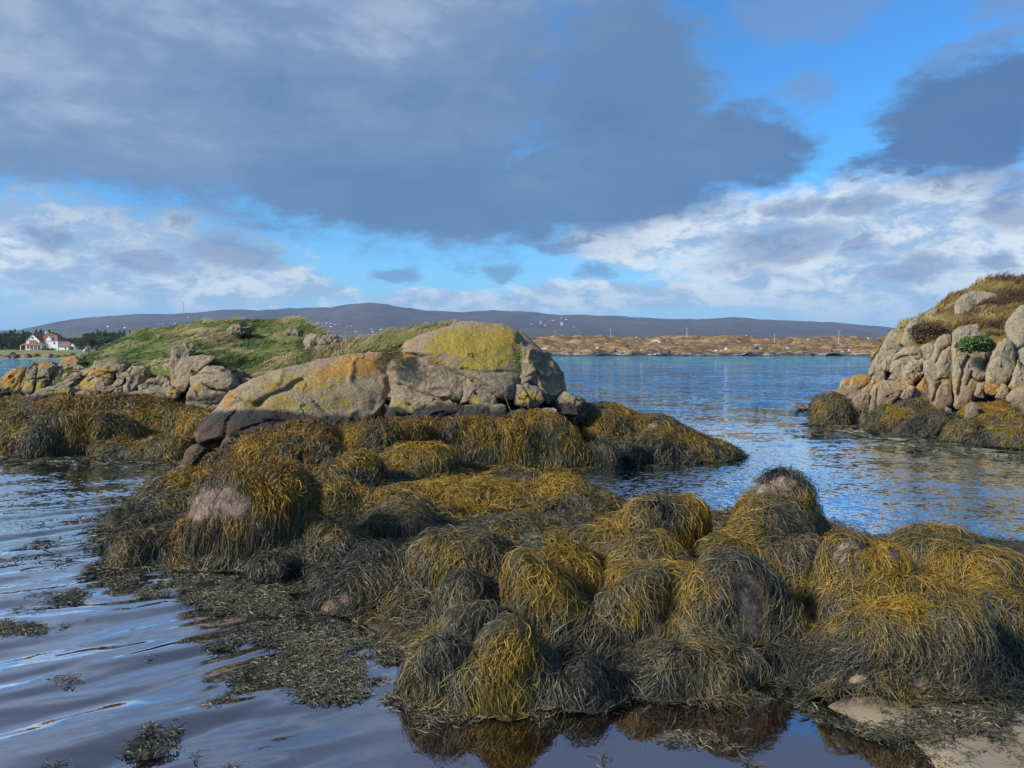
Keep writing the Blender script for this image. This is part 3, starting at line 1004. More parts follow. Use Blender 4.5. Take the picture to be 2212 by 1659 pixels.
def grass_on(g, n, h, width, seed=0, lean=(0.8, 0.2), mat=None, tone=0.4, name='grass', parent=None, dens=None, N=5, tuft=0.6, tvar=0.45, tscale=0.7, up=1.0, drop=0.0):
    """blades rooted on grid g"""
    rng = np.random.default_rng(900 + seed)
    nr, nc, _ = g.shape
    M = int(n * 2.5) if dens is not None else n
    i = rng.uniform(0, nr - 1.001, M); j = rng.uniform(0, nc - 1.001, M)
    a = i.astype(int); b = j.astype(int); fi = (i - a)[:, None]; fj = (j - b)[:, None]
    r = (g[a, b] * (1 - fi) * (1 - fj) + g[a + 1, b] * fi * (1 - fj) + g[a, b + 1] * (1 - fi) * fj + g[a + 1, b + 1] * fi * fj)
    if dens is not None:
        k = rng.random(M) < dens(r)
        r = r[k]
    n = len(r)
    tf = fbm(r * tscale * 2.2, seed + 4, 3)
    hh = h * rng.uniform(0.5, 1.2, n) * np.clip(0.75 + tuft * 1.6 * tf, 0.25, 1.8)
    u = np.linspace(0, 1, N)
    l = np.array([lean[0], lean[1], 0]) + rng.normal(0, 0.28, (n, 3)) * np.array([1, 1, 0]) + 0.5 * np.stack([vnoise(r * 0.8, seed + 11), vnoise(r * 0.8, seed + 12), 0 * hh], -1)
    pts = r[:, None] + hh[:, None, None] * (np.array([0, 0, up])[None, None] * (u - drop * u * u)[None, :, None] * (1 - 0.25 * u[None, :, None]) + l[:, None] * (u ** 1.7)[None, :, None])
    pts[..., 2] -= 0.03
    nrm = np.broadcast_to(np.array([0.1, -0.8, 0.55]), pts.shape)
    tn = tone + tvar * fbm(r * tscale, seed + 2, 4)[:, None] * 1.6 + rng.normal(0, 0.08, (n, 1)) + 0.12 * (u[None] - 0.5)
    w = width * rng.uniform(0.6, 1.4, n)
    return ribbons(name, pts, nrm, w, np.clip(tn, 0, 1), mat or GRASS, parent, rng=rng, wprof=np.clip((1.02 - u) * 1.5, 0.08, 1))
# ------------------------------------------------------------------ the weed-hung boulders of the near reef
# (label, cx, top, half width, base, distance, tone, options)
ALL = []          # every wrack boulder, for the shape of the sea bed round it
SPEC = [
 # front row, on the edge of the brown pool
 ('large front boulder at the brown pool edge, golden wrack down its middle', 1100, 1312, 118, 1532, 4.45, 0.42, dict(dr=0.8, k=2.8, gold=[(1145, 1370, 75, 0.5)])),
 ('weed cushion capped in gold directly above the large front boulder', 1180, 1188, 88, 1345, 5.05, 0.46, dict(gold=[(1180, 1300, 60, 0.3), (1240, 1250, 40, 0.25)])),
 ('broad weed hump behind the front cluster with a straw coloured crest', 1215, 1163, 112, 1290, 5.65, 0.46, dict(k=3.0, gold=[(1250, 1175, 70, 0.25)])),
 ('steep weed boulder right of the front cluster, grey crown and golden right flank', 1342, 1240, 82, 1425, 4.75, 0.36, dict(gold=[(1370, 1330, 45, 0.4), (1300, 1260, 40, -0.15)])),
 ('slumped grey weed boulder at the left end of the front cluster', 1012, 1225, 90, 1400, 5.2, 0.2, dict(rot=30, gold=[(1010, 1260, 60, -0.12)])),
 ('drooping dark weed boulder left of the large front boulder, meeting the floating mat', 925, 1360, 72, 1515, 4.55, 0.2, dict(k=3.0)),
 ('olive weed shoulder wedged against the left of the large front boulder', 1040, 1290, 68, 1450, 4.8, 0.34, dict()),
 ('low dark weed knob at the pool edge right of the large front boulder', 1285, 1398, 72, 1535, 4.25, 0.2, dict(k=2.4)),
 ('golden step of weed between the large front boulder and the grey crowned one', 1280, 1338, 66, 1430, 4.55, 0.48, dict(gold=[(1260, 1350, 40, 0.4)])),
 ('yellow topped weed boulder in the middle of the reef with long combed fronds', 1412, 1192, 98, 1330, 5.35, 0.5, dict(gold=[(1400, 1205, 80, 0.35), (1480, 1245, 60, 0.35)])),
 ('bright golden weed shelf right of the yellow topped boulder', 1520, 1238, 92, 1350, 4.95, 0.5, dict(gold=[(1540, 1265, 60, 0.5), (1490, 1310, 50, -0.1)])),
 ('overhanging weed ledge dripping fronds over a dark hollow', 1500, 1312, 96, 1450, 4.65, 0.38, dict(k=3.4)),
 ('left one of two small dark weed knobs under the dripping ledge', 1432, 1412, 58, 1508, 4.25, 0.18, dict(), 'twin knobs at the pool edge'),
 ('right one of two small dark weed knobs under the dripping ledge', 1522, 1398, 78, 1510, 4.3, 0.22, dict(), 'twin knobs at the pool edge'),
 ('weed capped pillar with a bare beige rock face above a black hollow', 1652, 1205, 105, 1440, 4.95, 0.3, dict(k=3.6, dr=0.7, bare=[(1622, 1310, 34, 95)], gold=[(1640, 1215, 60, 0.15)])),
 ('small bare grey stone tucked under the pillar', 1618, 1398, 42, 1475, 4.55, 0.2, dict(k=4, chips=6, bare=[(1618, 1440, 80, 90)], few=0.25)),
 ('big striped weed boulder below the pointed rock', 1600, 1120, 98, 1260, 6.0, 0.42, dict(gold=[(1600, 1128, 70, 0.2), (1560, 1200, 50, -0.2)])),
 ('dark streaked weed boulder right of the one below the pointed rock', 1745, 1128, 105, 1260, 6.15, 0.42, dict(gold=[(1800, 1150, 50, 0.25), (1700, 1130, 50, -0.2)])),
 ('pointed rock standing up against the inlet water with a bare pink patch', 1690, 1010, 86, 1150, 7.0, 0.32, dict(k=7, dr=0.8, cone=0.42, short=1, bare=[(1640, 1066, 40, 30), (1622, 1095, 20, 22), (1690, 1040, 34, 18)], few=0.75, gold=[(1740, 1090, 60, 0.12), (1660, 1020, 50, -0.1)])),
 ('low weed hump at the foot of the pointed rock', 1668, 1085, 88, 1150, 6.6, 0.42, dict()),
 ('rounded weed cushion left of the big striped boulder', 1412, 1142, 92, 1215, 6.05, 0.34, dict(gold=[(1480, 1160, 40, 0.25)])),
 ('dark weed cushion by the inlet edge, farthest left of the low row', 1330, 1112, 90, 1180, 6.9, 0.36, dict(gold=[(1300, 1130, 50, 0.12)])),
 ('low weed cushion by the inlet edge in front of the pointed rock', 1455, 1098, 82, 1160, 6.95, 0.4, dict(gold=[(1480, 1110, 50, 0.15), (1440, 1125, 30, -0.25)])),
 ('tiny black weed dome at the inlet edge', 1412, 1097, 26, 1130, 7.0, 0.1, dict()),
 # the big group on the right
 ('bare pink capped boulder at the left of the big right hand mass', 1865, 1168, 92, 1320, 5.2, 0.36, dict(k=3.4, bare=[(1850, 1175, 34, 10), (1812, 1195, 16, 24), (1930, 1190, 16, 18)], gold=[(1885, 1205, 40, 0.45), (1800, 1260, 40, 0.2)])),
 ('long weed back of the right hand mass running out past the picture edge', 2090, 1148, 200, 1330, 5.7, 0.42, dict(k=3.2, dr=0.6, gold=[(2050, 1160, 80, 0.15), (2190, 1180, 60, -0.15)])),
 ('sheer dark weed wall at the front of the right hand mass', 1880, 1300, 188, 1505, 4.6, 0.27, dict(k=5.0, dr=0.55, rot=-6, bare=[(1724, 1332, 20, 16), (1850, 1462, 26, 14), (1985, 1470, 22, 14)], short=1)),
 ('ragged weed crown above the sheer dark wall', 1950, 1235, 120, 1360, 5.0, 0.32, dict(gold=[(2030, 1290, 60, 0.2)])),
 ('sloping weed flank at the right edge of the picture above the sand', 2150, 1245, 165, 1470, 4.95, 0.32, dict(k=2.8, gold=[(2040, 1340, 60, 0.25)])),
 ('low dark weed toe of the right hand mass reaching the sand', 2120, 1372, 105, 1482, 4.45, 0.2, dict()),
 ('small weed knob above the sheer wall beside the pink capped boulder', 1835, 1240, 60, 1320, 4.95, 0.25, dict()),
 # left of the middle
 ('square boulder with a bare pink and grey front and a fringe of hanging wrack', 520, 1000, 138, 1255, 7.0, 0.42, dict(k=5, dr=0.85, rust=1, long=0.42, tang=0.5, bare=[(425, 1082, 48, 44), (475, 1078, 50, 42), (512, 1088, 34, 30)], gold=[(610, 1080, 50, 0.1), (560, 1180, 50, -0.1)])),
 ('small dark weed knob at the right foot of the square boulder', 585, 1192, 50, 1258, 6.3, 0.14, dict()),
 ('weed slope dropping to the floating mat right of the square boulder', 722, 1098, 98, 1260, 6.6, 0.3, dict(gold=[(690, 1080, 50, 0.1)], bare=[(703, 1155, 14, 9)])),
 ('big black-green weed boulder with a bare pink notch at its left foot', 808, 1168, 122, 1358, 5.75, 0.1, dict(k=2.5, bare=[(706, 1305, 20, 16), (742, 1292, 14, 12)], gold=[(880, 1280, 40, 0.2)])),
 ('weed saddle joining the black-green boulder to the golden mounds', 990, 1155, 105, 1290, 6.6, 0.4, dict(gold=[(1010, 1190, 70, 0.15), (950, 1165, 40, -0.15)])),
 ('dark crowned weed mound in front of the golden mounds', 1085, 1112, 105, 1190, 7.5, 0.3, dict(gold=[(1100, 1150, 60, 0.15)])),
 ('middle golden mound with black streaks', 885, 1098, 115, 1190, 7.6, 0.42, dict()),
 ('long golden mound in the middle of the reef', 985, 1006, 155, 1120, 9.4, 0.58, dict(dr=0.6, gold=[(960, 1015, 90, 0.2)])),
 ('golden mound sinking towards the inlet', 1185, 1040, 115, 1140, 9.1, 0.52, dict(dr=0.6)),
 ('last golden mound at the inlet edge', 1285, 1076, 62, 1130, 8.7, 0.48, dict()),
 ('golden ripple of weed left of the long mound', 745, 1030, 88, 1100, 9.4, 0.55, dict(dr=0.6, gold=[(740, 1040, 60, 0.15)])),
 ('second golden ripple nearer the black-green boulder', 835, 1062, 100, 1130, 8.5, 0.55, dict(dr=0.6)),
 ('grey-gold mound behind the golden ripples', 740, 985, 90, 1040, 10.3, 0.46, dict(dr=0.6)),
 ('dull weed mound beside the square boulder', 700, 1052, 60, 1110, 8.4, 0.42, dict(dr=0.6)),
 ('grey weed slope falling to the water left of the square boulder', 350, 1062, 92, 1190, 8.6, 0.18, dict(k=2.2)),
 ('weed apron spreading into the water left of the square boulder', 320, 1170, 78, 1260, 6.7, 0.17, dict(k=2.2)),
 ('low weed toe at the left waterline of the reef', 275, 1110, 65, 1160, 8.0, 0.16, dict(k=2.1)),
 ('gold streaked weed slope under the pale end of the great rock', 425, 985, 85, 1090, 10.2, 0.42, dict(k=2.4, gold=[(390, 1020, 40, 0.2)])),
 ('weed bank between the square boulder and the great rock', 575, 938, 160, 1040, 10.9, 0.46, dict(dr=0.45, rust=1)),
 # skirts of the great rock
 ('rusty weed ledge along the black foot of the great rock', 610, 912, 120, 965, 11.85, 0.44, dict(dr=0.35, rust=1)),
 ('rusty weed fringe on the black foot of the great rock under its crack', 800, 908, 120, 962, 12.15, 0.46, dict(dr=0.3, rust=1)),
 ('rusty weed fringe on the black foot of the great rock near the driftwood stick', 990, 905, 130, 955, 12.35, 0.46, dict(dr=0.25, rust=1)),
 ('long golden weed skirt hanging below the front of the great rock', 1010, 916, 290, 1030, 12.6, 0.55, dict(k=4.2, dr=0.24)),
 ('golden weed corner of the skirt where it meets the inlet', 1185, 905, 95, 1028, 12.4, 0.52, dict(k=3.0, dr=0.5)),
 ('golden weed hollow at the left of the skirt', 790, 930, 100, 1010, 12.0, 0.55, dict(dr=0.5)),
 ('weed fold at the foot of the skirt', 870, 960, 110, 1020, 11.4, 0.48, dict(dr=0.5)),
 # ridge running right from the great rock into the inlet
 ('weed ridge beside the great rock falling into the inlet', 1300, 868, 155, 1005, 13.8, 0.32, dict(k=1.75, dr=0.7, gold=[(1380, 900, 50, 0.15), (1290, 950, 50, -0.2)])),
 ('middle hump of the weed ridge in the inlet', 1430, 914, 125, 995, 13.6, 0.28, dict(k=1.8,gold=[(1370, 905, 40, 0.15)])),
 ('low seaward tip of the weed ridge in the inlet', 1530, 955, 92, 992, 13.6, 0.26, dict(k=1.8, gold=[(1470, 960, 40, 0.1)])),
 ('black weed dome at the foot of the ridge, nearest the great rock', 1300, 962, 38, 1008, 12.4, 0.06, dict(), 'black weed domes below the ridge'),
 ('tall black weed dome in the middle below the ridge', 1350, 932, 38, 1000, 12.7, 0.06, dict(), 'black weed domes below the ridge'),
 ('black weed dome farthest out below the ridge', 1408, 945, 42, 995, 13.0, 0.08, dict(), 'black weed domes below the ridge'),
 ('dark bare topped stone on the crest of the weed ridge', 1430, 905, 34, 950, 13.5, 0.15, dict(k=4, chips=5, bare=[(1405, 918, 22, 10)])),
 # left weed banks below the striped outcrops
 ('big weed bank at the left waterline below the slab outcrop', 190, 888, 130, 992, 14.2, 0.45, dict(k=2.6, dr=0.6, gold=[(120, 950, 60, -0.12), (220, 900, 60, 0.08)])),
 ('weed tongue with hanging grey fronds at the left picture edge', 40, 915, 62, 992, 14.0, 0.36, dict(k=2.6, gold=[(20, 960, 40, 0.2)])),
 ('pale fronded weed lobe beside the tongue at the left edge', 95, 905, 45, 990, 13.7, 0.26, dict(k=2.6)),
 ('tan weed mound on the flat between the outcrops', 270, 885, 95, 950, 15.0, 0.5, dict(dr=0.6)),
 ('tan weed mound near the foot of the round boulder', 370, 880, 95, 950, 15.0, 0.52, dict(dr=0.6)),
 ('flat weed bank running to the bay shore', 330, 935, 115, 992, 13.6, 0.46, dict(dr=0.6)),
 ('weed ledge under the standing block', 440, 885, 70, 940, 14.0, 0.5, dict(dr=0.6)),
 ('rust brown weed cap under the black rock of the left outcrop', 165, 858, 120, 905, 15.4, 0.42, dict(dr=0.4, rust=1)),
 ('rust brown weed cap under the standing block', 300, 855, 110, 900, 15.6, 0.45, dict(dr=0.4, rust=1)),
 ('weed bank filling the left edge behind the tongue', 20, 880, 90, 940, 15.6, 0.5, dict(dr=0.5)),
]
def zc4(x, y): return (1700.7 + x * 0.2645, 576 + y * 0.2645)
HEADW = [
 ('weed covered toe at the seaward tip of the right headland', 380, 1050, 150, 1300, 19.6, 0.36, dict(k=2.6)),
 ('weed draped ledge at the waterline under the square block', 760, 1150, 110, 1350, 18.8, 0.42, dict(gold=[])),
 ('gold weed lump at the waterline under the square block', 920, 1195, 85, 1350, 18.3, 0.5, dict()),
 ('gold weed fringe in the cleft of the headland', 1010, 1085, 140, 1290, 19.3, 0.42, dict()),
 ('black-green weed boulder lying low in front of the headland', 1075, 1225, 140, 1425, 17.0, 0.08, dict()),
 ('weed boulder with a gold front left of the draped lump', 1270, 1205, 110, 1430, 17.0, 0.4, dict()),
 ('draped lump of gold and green wrack below the cracked columns', 1440, 1230, 105, 1490, 16.0, 0.34, dict(k=3)),
 ('dark green weed lobe low in front of the draped lump', 1555, 1345, 85, 1505, 15.4, 0.1, dict()),
 ('rusty weed bank under the orange stained stones', 1640, 1060, 170, 1280, 17.2, 0.5, dict(rust=1)),
 ('big weed boulder at the right picture edge below the headland', 1770, 1262, 135, 1512, 15.2, 0.3, dict(k=3, gold=[])),
 ('weed shelf behind the big weed boulder at the right edge', 1760, 1180, 180, 1360, 16.2, 0.45, dict()),
 ('weed boulder cut by the right picture edge', 1960, 1280, 110, 1525, 15.0, 0.36, dict()),
 ('small weed knob at the headland waterline', 720, 1275, 60, 1350, 18.2, 0.3, dict()),
]
for (lb, cx, tp, hw, bs, Y, tone, op) in HEADW:
    a, b_ = zc4(cx, tp); _, c_ = zc4(cx, bs)
    SPEC.append((lb, a, b_, hw * 0.2645, c_, Y, tone - 0.10, dict(op)))

SEA = ppoly_all = None
def make_boulder(i, sp):
    lb, cx, tp, hw, bs, Y, tone, op = sp[:8]
    front = i < NREEF
    if front and cx > 860 and 4.3 < Y < 7.4: Y = 4.3 + (Y - 4.3) * 0.58
    if front and bs > 1400: Y = G(cx, bs)[1] + 0.80 * op.get('dr', 0.9) * hw / F * 4.3
    op = dict(op)
    sxm = hw / F * Y
    zf = W(cx, bs, max(1.0, Y - 0.75 * sxm * op.get('dr', 0.9)))[2]
    zb = max(-0.22, zf - 0.16)
    kw = {k: op[k] for k in ('dr', 'k', 'rot', 'chips', 'cone') if k in op}
    kw.setdefault('k', 4.2)
    if kw['k'] >= 2.2:
        kw['k'] = max(kw['k'], 4.0)
        kw.setdefault('chips', 8)
        hw = hw * 1.12
    return Boulder(cx, tp, hw, Y, zb=zb, seed=i, lob=0.06, **kw), Y
NREEF = len(SPEC) - len(HEADW)
ALL = []
for i, sp in enumerate(SPEC):
    ALL.append(make_boulder(i, sp)[0])
# ------------------------------------------------------------------ jointed rocks traced block by block
def cv(fn, pts): return [fn(*p) for p in pts]
def z2(x, y): return (384 + x * 0.4216, 658.3 + y * 0.4216)
def z1(x, y): return (x * 0.3472, 658.3 + y * 0.3472)

# ---- the great cracked rock in the middle
great = empty('cracked_rock', tuple(W(830, 930, 12.8)), 'great cracked granite rock with a yellow lichened dome and a black tide band', 'rock')
def gpart(name, pts, Y, **kw):
    kw.setdefault('seed', len(bpy.data.objects))
    kw.setdefault('grow', 1.05 if name != 'rock_slab' else 1.0)
    o = block(name, cv(z2, pts), Y, kw.pop('mat', GRANITE), None, **kw)
    o.parent = great
    o.matrix_parent_inverse = great.matrix_world.inverted() if False else __import__('mathutils').Matrix.Translation(-great.location)
    return o
M2 = lambda x, y, rx, ry, s=1.0: (*z2(x, y), rx * 0.4216, ry * 0.4216, s)
gpart('rock_slab', [(110, 665), (155, 590), (220, 530), (240, 500), (300, 448), (400, 392), (560, 333), (700, 303), (900, 263), (1000, 250), (1045, 260), (1065, 330), (1098, 400), (1090, 480), (1055, 560), (1010, 615), (960, 700), (800, 700), (640, 690), (400, 690), (250, 700), (130, 700)],
      12.55, lean=0.95, bulge=0.22, edge=0.34, thick=2.2, sx=0.25, m=220, rings=60, amp=0.035, nsc=1.5,
      cracks=[(cv(z2, [(690, 490), (740, 530), (780, 565)]), 2.0, 0.06), (cv(z2, [(240, 660), (250, 600), (300, 545)]), 2.5, 0.06),
              (cv(z2, [(410, 510), (470, 470), (560, 440), (600, 400), (640, 385)]), 6, 0.10), (cv(z2, [(230, 545), (330, 500), (430, 520), (540, 560), (660, 620)]), 7, 0.10),
              (cv(z2, [(830, 600), (805, 640)]), 2, 0.05), (cv(z2, [(330, 640), (480, 590), (590, 600)]), 3, 0.03)],
      masks={'orange': [M2(930, 305, 150, 55, 1.0), M2(830, 345, 130, 45, 0.95), M2(760, 385, 90, 30, 0.7), M2(1010, 275, 60, 30, 0.8), M2(265, 470, 40, 80, 0.6), M2(480, 440, 60, 30, 0.5), M2(650, 425, 60, 25, 0.6)],
             'yellow': [M2(620, 400, 320, 70, 0.62), M2(480, 500, 260, 90, 0.6), M2(800, 480, 240, 110, 0.5), M2(640, 520, 70, 60, 0.5), M2(950, 480, 80, 60, 0.45), M2(420, 460, 120, 40, 0.45)],
             'white': [M2(700, 470, 130, 60, 0.5), M2(980, 400, 90, 60, 0.4)],
             'black': [M2(400, 610, 300, 60, 1.0), M2(180, 620, 80, 60, 0.6), M2(1010, 590, 60, 30, 0.4), M2(800, 590, 180, 30, 0.35)]})
gpart('rock_dome', [(1160, 238), (1200, 188), (1290, 148), (1400, 118), (1440, 102), (1490, 97), (1560, 105), (1650, 113), (1720, 148), (1748, 190), (1752, 300), (1742, 400), (1700, 468), (1640, 465), (1560, 425), (1470, 365), (1330, 305), (1240, 265)],
      13.0, lean=0.85, bulge=0.35, edge=0.2, thick=2.0, m=180, rings=46, amp=0.03, nsc=1.8, sx=0.1, ridge=0.15,
      cracks=[(cv(z2, [(1460, 330), (1560, 350), (1680, 340), (1740, 345)]), 3, 0.04)],
      masks={'yellow': [M2(1480, 200, 230, 100, 1.0), M2(1660, 200, 110, 120, 1.0), M2(1560, 300, 160, 60, 0.85), M2(1330, 230, 110, 50, 0.7)], 'orange': [M2(1330, 290, 50, 15, 0.7), M2(1640, 170, 80, 40, 0.45), M2(1200, 200, 30, 30, 0.6)],
             'white': [M2(1600, 400, 120, 60, 0.7)]})
gpart('rock_shoulder', [(1750, 185), (1800, 208), (1870, 268), (1930, 338), (1960, 420), (1953, 485), (1895, 512), (1872, 470), (1858, 430), (1785, 398), (1748, 425), (1744, 320)],
      13.15, lean=0.7, bulge=0.5, edge=0.25, thick=1.8, m=130, rings=36, amp=0.05, sx=0.6, masks={'white': [M2(1850, 350, 130, 120, 0.7)], 'yellow': [M2(1780, 250, 40, 60, 0.5)]})
gpart('rock_block', [(1105, 300), (1160, 243), (1250, 268), (1340, 308), (1462, 365), (1468, 425), (1445, 478), (1330, 482), (1230, 442), (1120, 400)], 12.85, lean=0.55, bulge=0.2, edge=0.14, amp=0.035, thick=1.2,
      masks={'white': [M2(1290, 370, 190, 90, 0.95)], 'yellow': [M2(1180, 270, 60, 30, 0.7)], 'orange': [M2(1180, 265, 40, 20, 0.5)]})
gpart('rock_block', [(1062, 600), (1075, 555), (1100, 490), (1108, 415), (1130, 400), (1225, 440), (1320, 485), (1295, 505), (1245, 540), (1155, 572)], 12.65, lean=0.5, bulge=0.2, edge=0.12, amp=0.04, thick=1.2, masks={'yellow': [M2(1180, 520, 110, 40, 0.65)], 'white': [M2(1200, 440, 60, 30, 0.6)], 'black': [M2(1100, 580, 80, 50, 1)]})
gpart('rock_block', [(1468, 410), (1478, 362), (1560, 425), (1622, 465), (1618, 508), (1555, 515), (1452, 503), (1452, 470)], 12.75, lean=0.4, bulge=0.2, edge=0.15, amp=0.04, thick=1.2, masks={'white': [M2(1530, 440, 70, 40, 0.9)], 'yellow': [M2(1520, 490, 60, 18, 0.8)]})
gpart('rock_block', [(1722, 475), (1742, 430), (1790, 398), (1858, 432), (1876, 490), (1822, 533), (1730, 515)], 12.75, lean=0.4, bulge=0.4, edge=0.22, amp=0.04, thick=1.2, masks={'yellow': [M2(1800, 480, 70, 35, 0.95)], 'white': [M2(1790, 430, 60, 25, 0.8)]})
B1_ = {'black': [M2(1400, 540, 500, 120, 1.0)]}
gpart('base_block', [(1045, 612), (1150, 575), (1255, 538), (1310, 495), (1425, 512), (1418, 550), (1352, 580), (1332, 645), (1200, 650), (1060, 650)], 12.5, lean=0.35, edge=0.12, amp=0.035, thick=1.2, masks=dict(B1_, yellow=[M2(1350, 505, 70, 18, 0.8)]))
gpart('base_block', [(1422, 518), (1520, 512), (1605, 522), (1602, 575), (1590, 640), (1480, 650), (1340, 648), (1358, 582), (1420, 560)], 12.5, lean=0.3, edge=0.12, amp=0.035, thick=1.2, masks=B1_)
gpart('base_block', [(1605, 520), (1685, 512), (1692, 580), (1650, 640), (1595, 645), (1605, 575)], 12.5, lean=0.3, edge=0.15, amp=0.035, thick=1.2, masks=B1_)
gpart('base_block', [(1685, 540), (1735, 540), (1765, 590), (1745, 640), (1650, 645)], 12.45, lean=0.3, edge=0.3, amp=0.05, thick=1.0, masks=B1_)
gpart('base_block', [(1790, 590), (1840, 545), (1905, 528), (1952, 560), (1965, 622), (1890, 640), (1800, 640)], 12.5, lean=0.35, edge=0.3, amp=0.035, thick=1.2, masks={'black': [M2(1880, 580, 120, 60, 0.15)]})
gpart('base_block', [(1945, 475), (2000, 463), (2090, 490), (2088, 560), (2040, 620), (1985, 580), (1940, 525)], 13.0, lean=0.3, edge=0.15, amp=0.06, thick=1.4, masks={'black': [M2(2010, 530, 130, 90, 1)]})
gpart('base_block', [(640, 665), (850, 640), (1000, 612), (1060, 610), (1065, 720), (950, 730), (800, 720), (660, 700)], 12.35, lean=0.4, edge=0.3, amp=0.035, thick=1.2, masks={'black': [M2(900, 660, 60, 40, 0.2)]})
gpart('base_block', [(1068, 700), (1110, 640), (1200, 625), (1315, 640), (1290, 700), (1200, 725), (1100, 728)], 12.3, lean=0.5, edge=0.3, bulge=0.4, amp=0.05, thick=1.0, masks={'black': [M2(1180, 670, 120, 40, 0.3)]})
# core behind the joints so that cracks end in rock
gpart('rock_core', [(260, 560), (500, 440), (900, 310), (1100, 290), (1250, 190), (1500, 130), (1700, 160), (1880, 330), (1920, 460), (1900, 600), (1500, 690), (1000, 740), (300, 700)], 13.25, lean=0.8, bulge=0.2, edge=0.3, thick=1.6, amp=0.02, masks={'black': [M2(1200, 450, 900, 300, 1.0)]})

def rock(fn, pts, Y, label, mat=GRANITE, group=None, cat='rock', name='rock', **kw):
    kw.setdefault('seed', len(bpy.data.objects))
    return tag(block(name, cv(fn, pts), Y, mat, **kw), label, cat, group)
# pink stones showing through the weed under the left end
for pts, lb in [([(20, 830), (50, 745), (105, 712), (155, 738), (120, 790), (60, 850)], 'long pink stone leaning in the weed under the pale end of the great rock'),
                ([(225, 735), (235, 695), (270, 675), (312, 695), (318, 745), (260, 755)], 'small rounded pink stone, leftmost of three below the black end of the great rock'),
                ([(318, 745), (325, 715), (362, 692), (412, 715), (395, 760), (340, 768)], 'middle pink stone of three below the black end of the great rock'),
                ([(385, 765), (400, 730), (440, 705), (540, 712), (560, 750), (545, 780), (400, 780)], 'wide grey pink stone, rightmost of three below the black end of the great rock')]:
    rock(z2, pts, 11.3, lb, name='stone', amp=0.03, edge=0.4, bulge=0.4, thick=0.7, m=80, rings=20, masks={'black': [(0, 0, 1, 1, 0.0)]})

# ---- left outcrops
def outcrop(label, loc):
    e = empty('rock_outcrop', tuple(loc), label, 'rock')
    def part(name, pts, Y, **kw):
        kw.setdefault('seed', len(bpy.data.objects))
        o = block(name, cv(z1, pts), Y, GRANITE, None, **kw)
        o.parent = e
        o.matrix_parent_inverse = __import__('mathutils').Matrix.Translation(-e.location)
        return o
    return part
M1 = lambda x, y, rx, ry, s=1.0: (*z1(x, y), rx * 0.3472, ry * 0.3472, s)
ws = {'white': [M1(250, 450, 150, 80, 0.6)], 'yellow': [M1(80, 500, 140, 60, 0.7), M1(230, 500, 100, 40, 0.7)], 'orange': [M1(60, 450, 120, 60, 0.75), M1(260, 380, 60, 20, 0.6)], 'black': [M1(150, 580, 400, 60, 1)]}
P_ = outcrop('ochre stained outcrop with upright cracks at the left picture edge', W(60, 870, 18))
P_('rock_block', [(-140, 560), (-120, 470), (-40, 470), (0, 475), (40, 438), (100, 403), (165, 392), (162, 440), (147, 500), (142, 560), (140, 620), (0, 640), (-140, 640)], 17.6, lean=0.5, bulge=0.3, thick=1.6, amp=0.06, masks=ws)
P_('rock_block', [(148, 560), (150, 500), (165, 440), (180, 400), (250, 366), (332, 374), (342, 400), (312, 470), (275, 530), (265, 570), (150, 590)], 17.7, lean=0.5, bulge=0.3, thick=1.6, amp=0.06, masks=ws,
   cracks=[(cv(z1, [(240, 380), (225, 470), (210, 560)]), 1.6, 0.12), (cv(z1, [(180, 470), (250, 460), (310, 450)]), 1.6, 0.10)])
P_('rock_block', [(312, 510), (335, 420), (347, 385), (382, 398), (388, 470), (385, 520)], 17.9, lean=0.4, thick=1.4, amp=0.05, masks=ws)
P_('base_block', [(-120, 700), (-120, 570), (0, 560), (120, 560), (200, 570), (195, 640), (150, 690), (0, 720)], 17.0, lean=0.3, thick=1.6, amp=0.08, masks=ws, cracks=[(cv(z1, [(-20, 610), (60, 600), (160, 610)]), 2, 0.1), (cv(z1, [(60, 560), (70, 640)]), 1.5, 0.1)])
P2_ = outcrop('broad slab outcrop with sloping joints, orange crown and black foot', W(220, 860, 16))
mk = {'orange': [M1(640, 420, 120, 40, 0.75), M1(520, 430, 60, 30, 0.6)], 'yellow': [M1(540, 490, 80, 50, 0.7), M1(350, 540, 120, 20, 0.8)], 'black': [M1(600, 600, 700, 70, 1)], 'white': [M1(800, 460, 160, 80, 0.5)]}
P2_('rock_slab', [(335, 525), (420, 458), (520, 418), (560, 398), (605, 362), (660, 352), (740, 358), (782, 370), (772, 412), (722, 432), (692, 482), (642, 534), (590, 548), (500, 538), (430, 528)], 16.3, lean=0.8, thick=1.6, amp=0.05, m=150, rings=40, masks=mk,
    cracks=[(cv(z1, [(430, 522), (500, 470), (560, 420), (600, 400)]), 1.5, 0.08), (cv(z1, [(560, 470), (680, 430), (750, 410)]), 1.5, 0.06)])
P2_('rock_slab', [(632, 550), (690, 490), (740, 430), (820, 398), (885, 393), (925, 420), (905, 470), (862, 522), (760, 545), (680, 552)], 16.2, lean=0.6, thick=1.6, amp=0.06, masks=mk, cracks=[(cv(z1, [(760, 540), (780, 470), (830, 400)]), 1.6, 0.12), (cv(z1, [(690, 545), (760, 500), (900, 440)]), 1.5, 0.06)])
P2_('rock_block', [(855, 530), (920, 468), (990, 448), (1045, 458), (1015, 505), (930, 532)], 16.1, lean=0.5, thick=1.2, amp=0.05, masks=mk)
P2_('rock_block', [(998, 505), (1030, 468), (1062, 478), (1064, 525), (1020, 535)], 16.0, lean=0.4, thick=1.0, amp=0.04, masks=mk)
